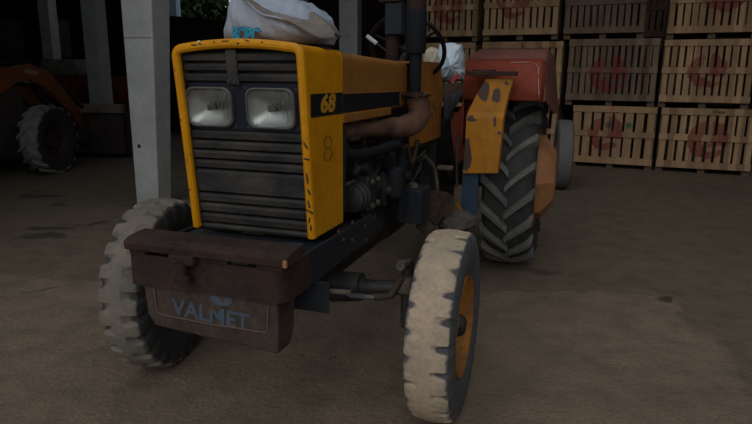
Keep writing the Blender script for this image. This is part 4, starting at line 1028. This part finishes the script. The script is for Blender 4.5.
for y in (-.30, .30):
    bm = B(); tube(bm, [(1.10, y, 1.0), (1.2, y, 1.25), (1.75, y, .75)], .035, 10); fin('bucket_link', bm, 'rust', LO, True)
bm = B(); pts_o = [(2.65, .04), (1.75, .03), (1.66, .12), (1.64, .50), (1.72, .92), (1.76, .92), (1.70, .50), (1.71, .16), (1.79, .08), (2.65, .07)]
prism(bm, pts_o, 1, -1.0, 1.0)
for s in (1, -1): prism(bm, [(2.65, .04), (1.75, .03), (1.66, .12), (1.64, .50), (1.72, .92), (1.90, .86)], 1, s*1.0, s*.97)
bk = fin('bucket', bm, 'bucket', LO)
bm = B(); box(bm, (1.60, -1.0, .78), (1.72, 1.0, .93)); fin('top_rib', bm, 'bundle', bk, bevel=.01)
bm = B(); box(bm, (1.60, -1.0, .10), (1.68, 1.0, .20)); fin('lower_rib', bm, 'bucket', bk, bevel=.01)
for y in (-.34, .34):
    bm = B(); prism(bm, [(1.45, .30), (1.66, .25), (1.66, .80), (1.5, .75)], 1, y-.03, y+.03); fin('hinge_plate', bm, 'bucket', bk)
bk['label'] = 'worn dark steel bucket with a pale top rib'

# trailer with red boards and a wrapped bundle
tp = W(66, 95, 13.6); tl_ = empty('farm_trailer', (tp.x+.05, 13.75, 0), BA); tag(tl_, 'dark red boarded trailer behind the loader', 'trailer')
bm = B(); box(bm, (-1.06, -.48, .85), (1.96, .52, .87)); box(bm, (-1.1, -.5, .85), (2.0, -.46, 1.40)); box(bm, (-1.1, .5, .85), (2.0, .54, 1.40)); box(bm, (-1.1, -.46, .85), (-1.06, .5, 1.40)); box(bm, (1.96, -.46, .85), (2.0, .5, 1.40)); fin('side_board', bm, 'truckred', tl_, bevel=.006)
bm = B(); box(bm, (-1.1, -.5, .72), (2.0, .54, .85)); fin('bed', bm, 'grease', tl_)
for x in (-.9, 1.2):
    for s in (-.46, .5):
        bm = B(); lathe(bm, [(-.09, .0), (-.09, .34), (-.06, .365), (.06, .365), (.09, .34), (.09, 0)], 24, TX(x, s, .365)); fin('trailer_wheel', bm, 'rubber_dark', tl_, True)
fb = W(66, 63, 13.5)
for i, (x0, x1) in enumerate(((0, .36), (.42, .86))):
    bm = B(); box(bm, (x0, -.42, 0), (x1, .42, .33)); bmesh.ops.subdivide_edges(bm, edges=bm.edges[:], cuts=4, use_grid_fill=True)
    for v in bm.verts: v.co += Vector([random.uniform(-.015, .015) for _ in range(3)])
    o = fin('wrapped_bundle', bm, 'bundle', None, True, bevel=.02, angle=50); p = tl_.matrix_basis @ Vector((0, 0, 0)); base = tl_.location + RZ(BA) @ Vector((-.40, .04, 1.403))
    q_ = base + Vector((cos(BA), sin(BA), 0))*0
    o.location = q_; o.rotation_euler = (0, 0, BA)
    tag(o, ('pale wrapped bundle on the red trailer, the left one', 'pale wrapped bundle on the red trailer, the right one')[i], 'bundle')
# far block stacks against the back wall at left
for i, (u, s_, n_) in enumerate(((8, .55, 3), (28, .5, 2), (56, .45, 3))):
    b0 = W(u, 40, (15.9, 15.6, 15.35)[i])
    for k in range(n_):
        bm = B(); box(bm, (-s_/2, -.25, 0), (s_/2, .25, .88)); bmesh.ops.subdivide_edges(bm, edges=bm.edges[:], cuts=3, use_grid_fill=True)
        for v in bm.verts: v.co += Vector([random.uniform(-.012, .012) for _ in range(3)])
        o = fin('block_pallet', bm, 'block', None, bevel=.015); o.location = (b0.x, b0.y, .015 + k*.91); o.rotation_euler = (0, 0, BA)
        lv = ('at the bottom', 'second up', 'at the top')[k if n_ == 3 else (0, 2)[k]]
        tag(o, f'dim grey blocks {lv} of the pile {("at the far left", "just left of the narrow post", "just right of the narrow post")[i]}', 'blocks', 'stacked blocks at the far left')

# ------------------------------------------------------------------ tree outside
def tree(x, y, zc, rx, rz, nleaf, label, seed):
    rnd = random.Random(seed); root = empty('tree', (x, y, 0)); tag(root, label, 'tree', 'trees beyond the back wall')
    bm = B(); tube(bm, [(0, 0, 0), (.05, 0, zc*.5), (-.05, .05, zc)], [.12, .09, .05], 10); fin('trunk', bm, 'bark', root, True)
    bm = B()
    for i in range(nleaf):
        while True:
            v = Vector([rnd.uniform(-1, 1) for _ in range(3)])
            if v.length < 1: break
        p = Vector((v.x*rx, v.y*rx*.8, zc + v.z*rz)); a = Vector([rnd.gauss(0, 1) for _ in range(3)]).normalized(); b_ = a.cross(Vector([rnd.gauss(0, 1) for _ in range(3)])).normalized(); s = rnd.uniform(.11, .22)
        bm.faces.new([bm.verts.new(p + a*s), bm.verts.new(p + b_*s*.5), bm.verts.new(p - a*s), bm.verts.new(p - b_*s*.5)])
    me = bpy.data.meshes.new('foliage'); bm.to_mesh(me); bm.free(); o = bpy.data.objects.new('foliage', me); COL.objects.link(o); o.parent = root; me.materials.append(M['leaf'])
tree(-6.2, 19.5, 3.2, 1.6, 2.0, 5000, 'leafy green tree outside seen over the dark wall, left one', 1)
tree(-2.8, 20.0, 3.0, 1.75, 2.3, 6500, 'leafy green tree outside just left of the big sack', 2)

# ------------------------------------------------------------------ light
w = bpy.data.worlds.new('overcast sky'); sc.world = w; w.use_nodes = True
bg = w.node_tree.nodes['Background']; bg.inputs[0].default_value = (.93, .97, 1.0, 1); bg.inputs[1].default_value = .8
sl = bpy.data.lights.new('soft_sun', 'SUN'); sl.energy = .9; sl.angle = math.radians(50); sl.color = (1, .97, .93); so = bpy.data.objects.new('soft_sun', sl); COL.objects.link(so)
so.rotation_euler = Vector((.30, .80, -.52)).to_track_quat('-Z', 'Y').to_euler()
sc.view_settings.view_transform = 'Standard'; sc.view_settings.look = 'None'; sc.view_settings.gamma = 1; sc.view_settings.use_curve_mapping = False
sc.view_settings.exposure = -.68
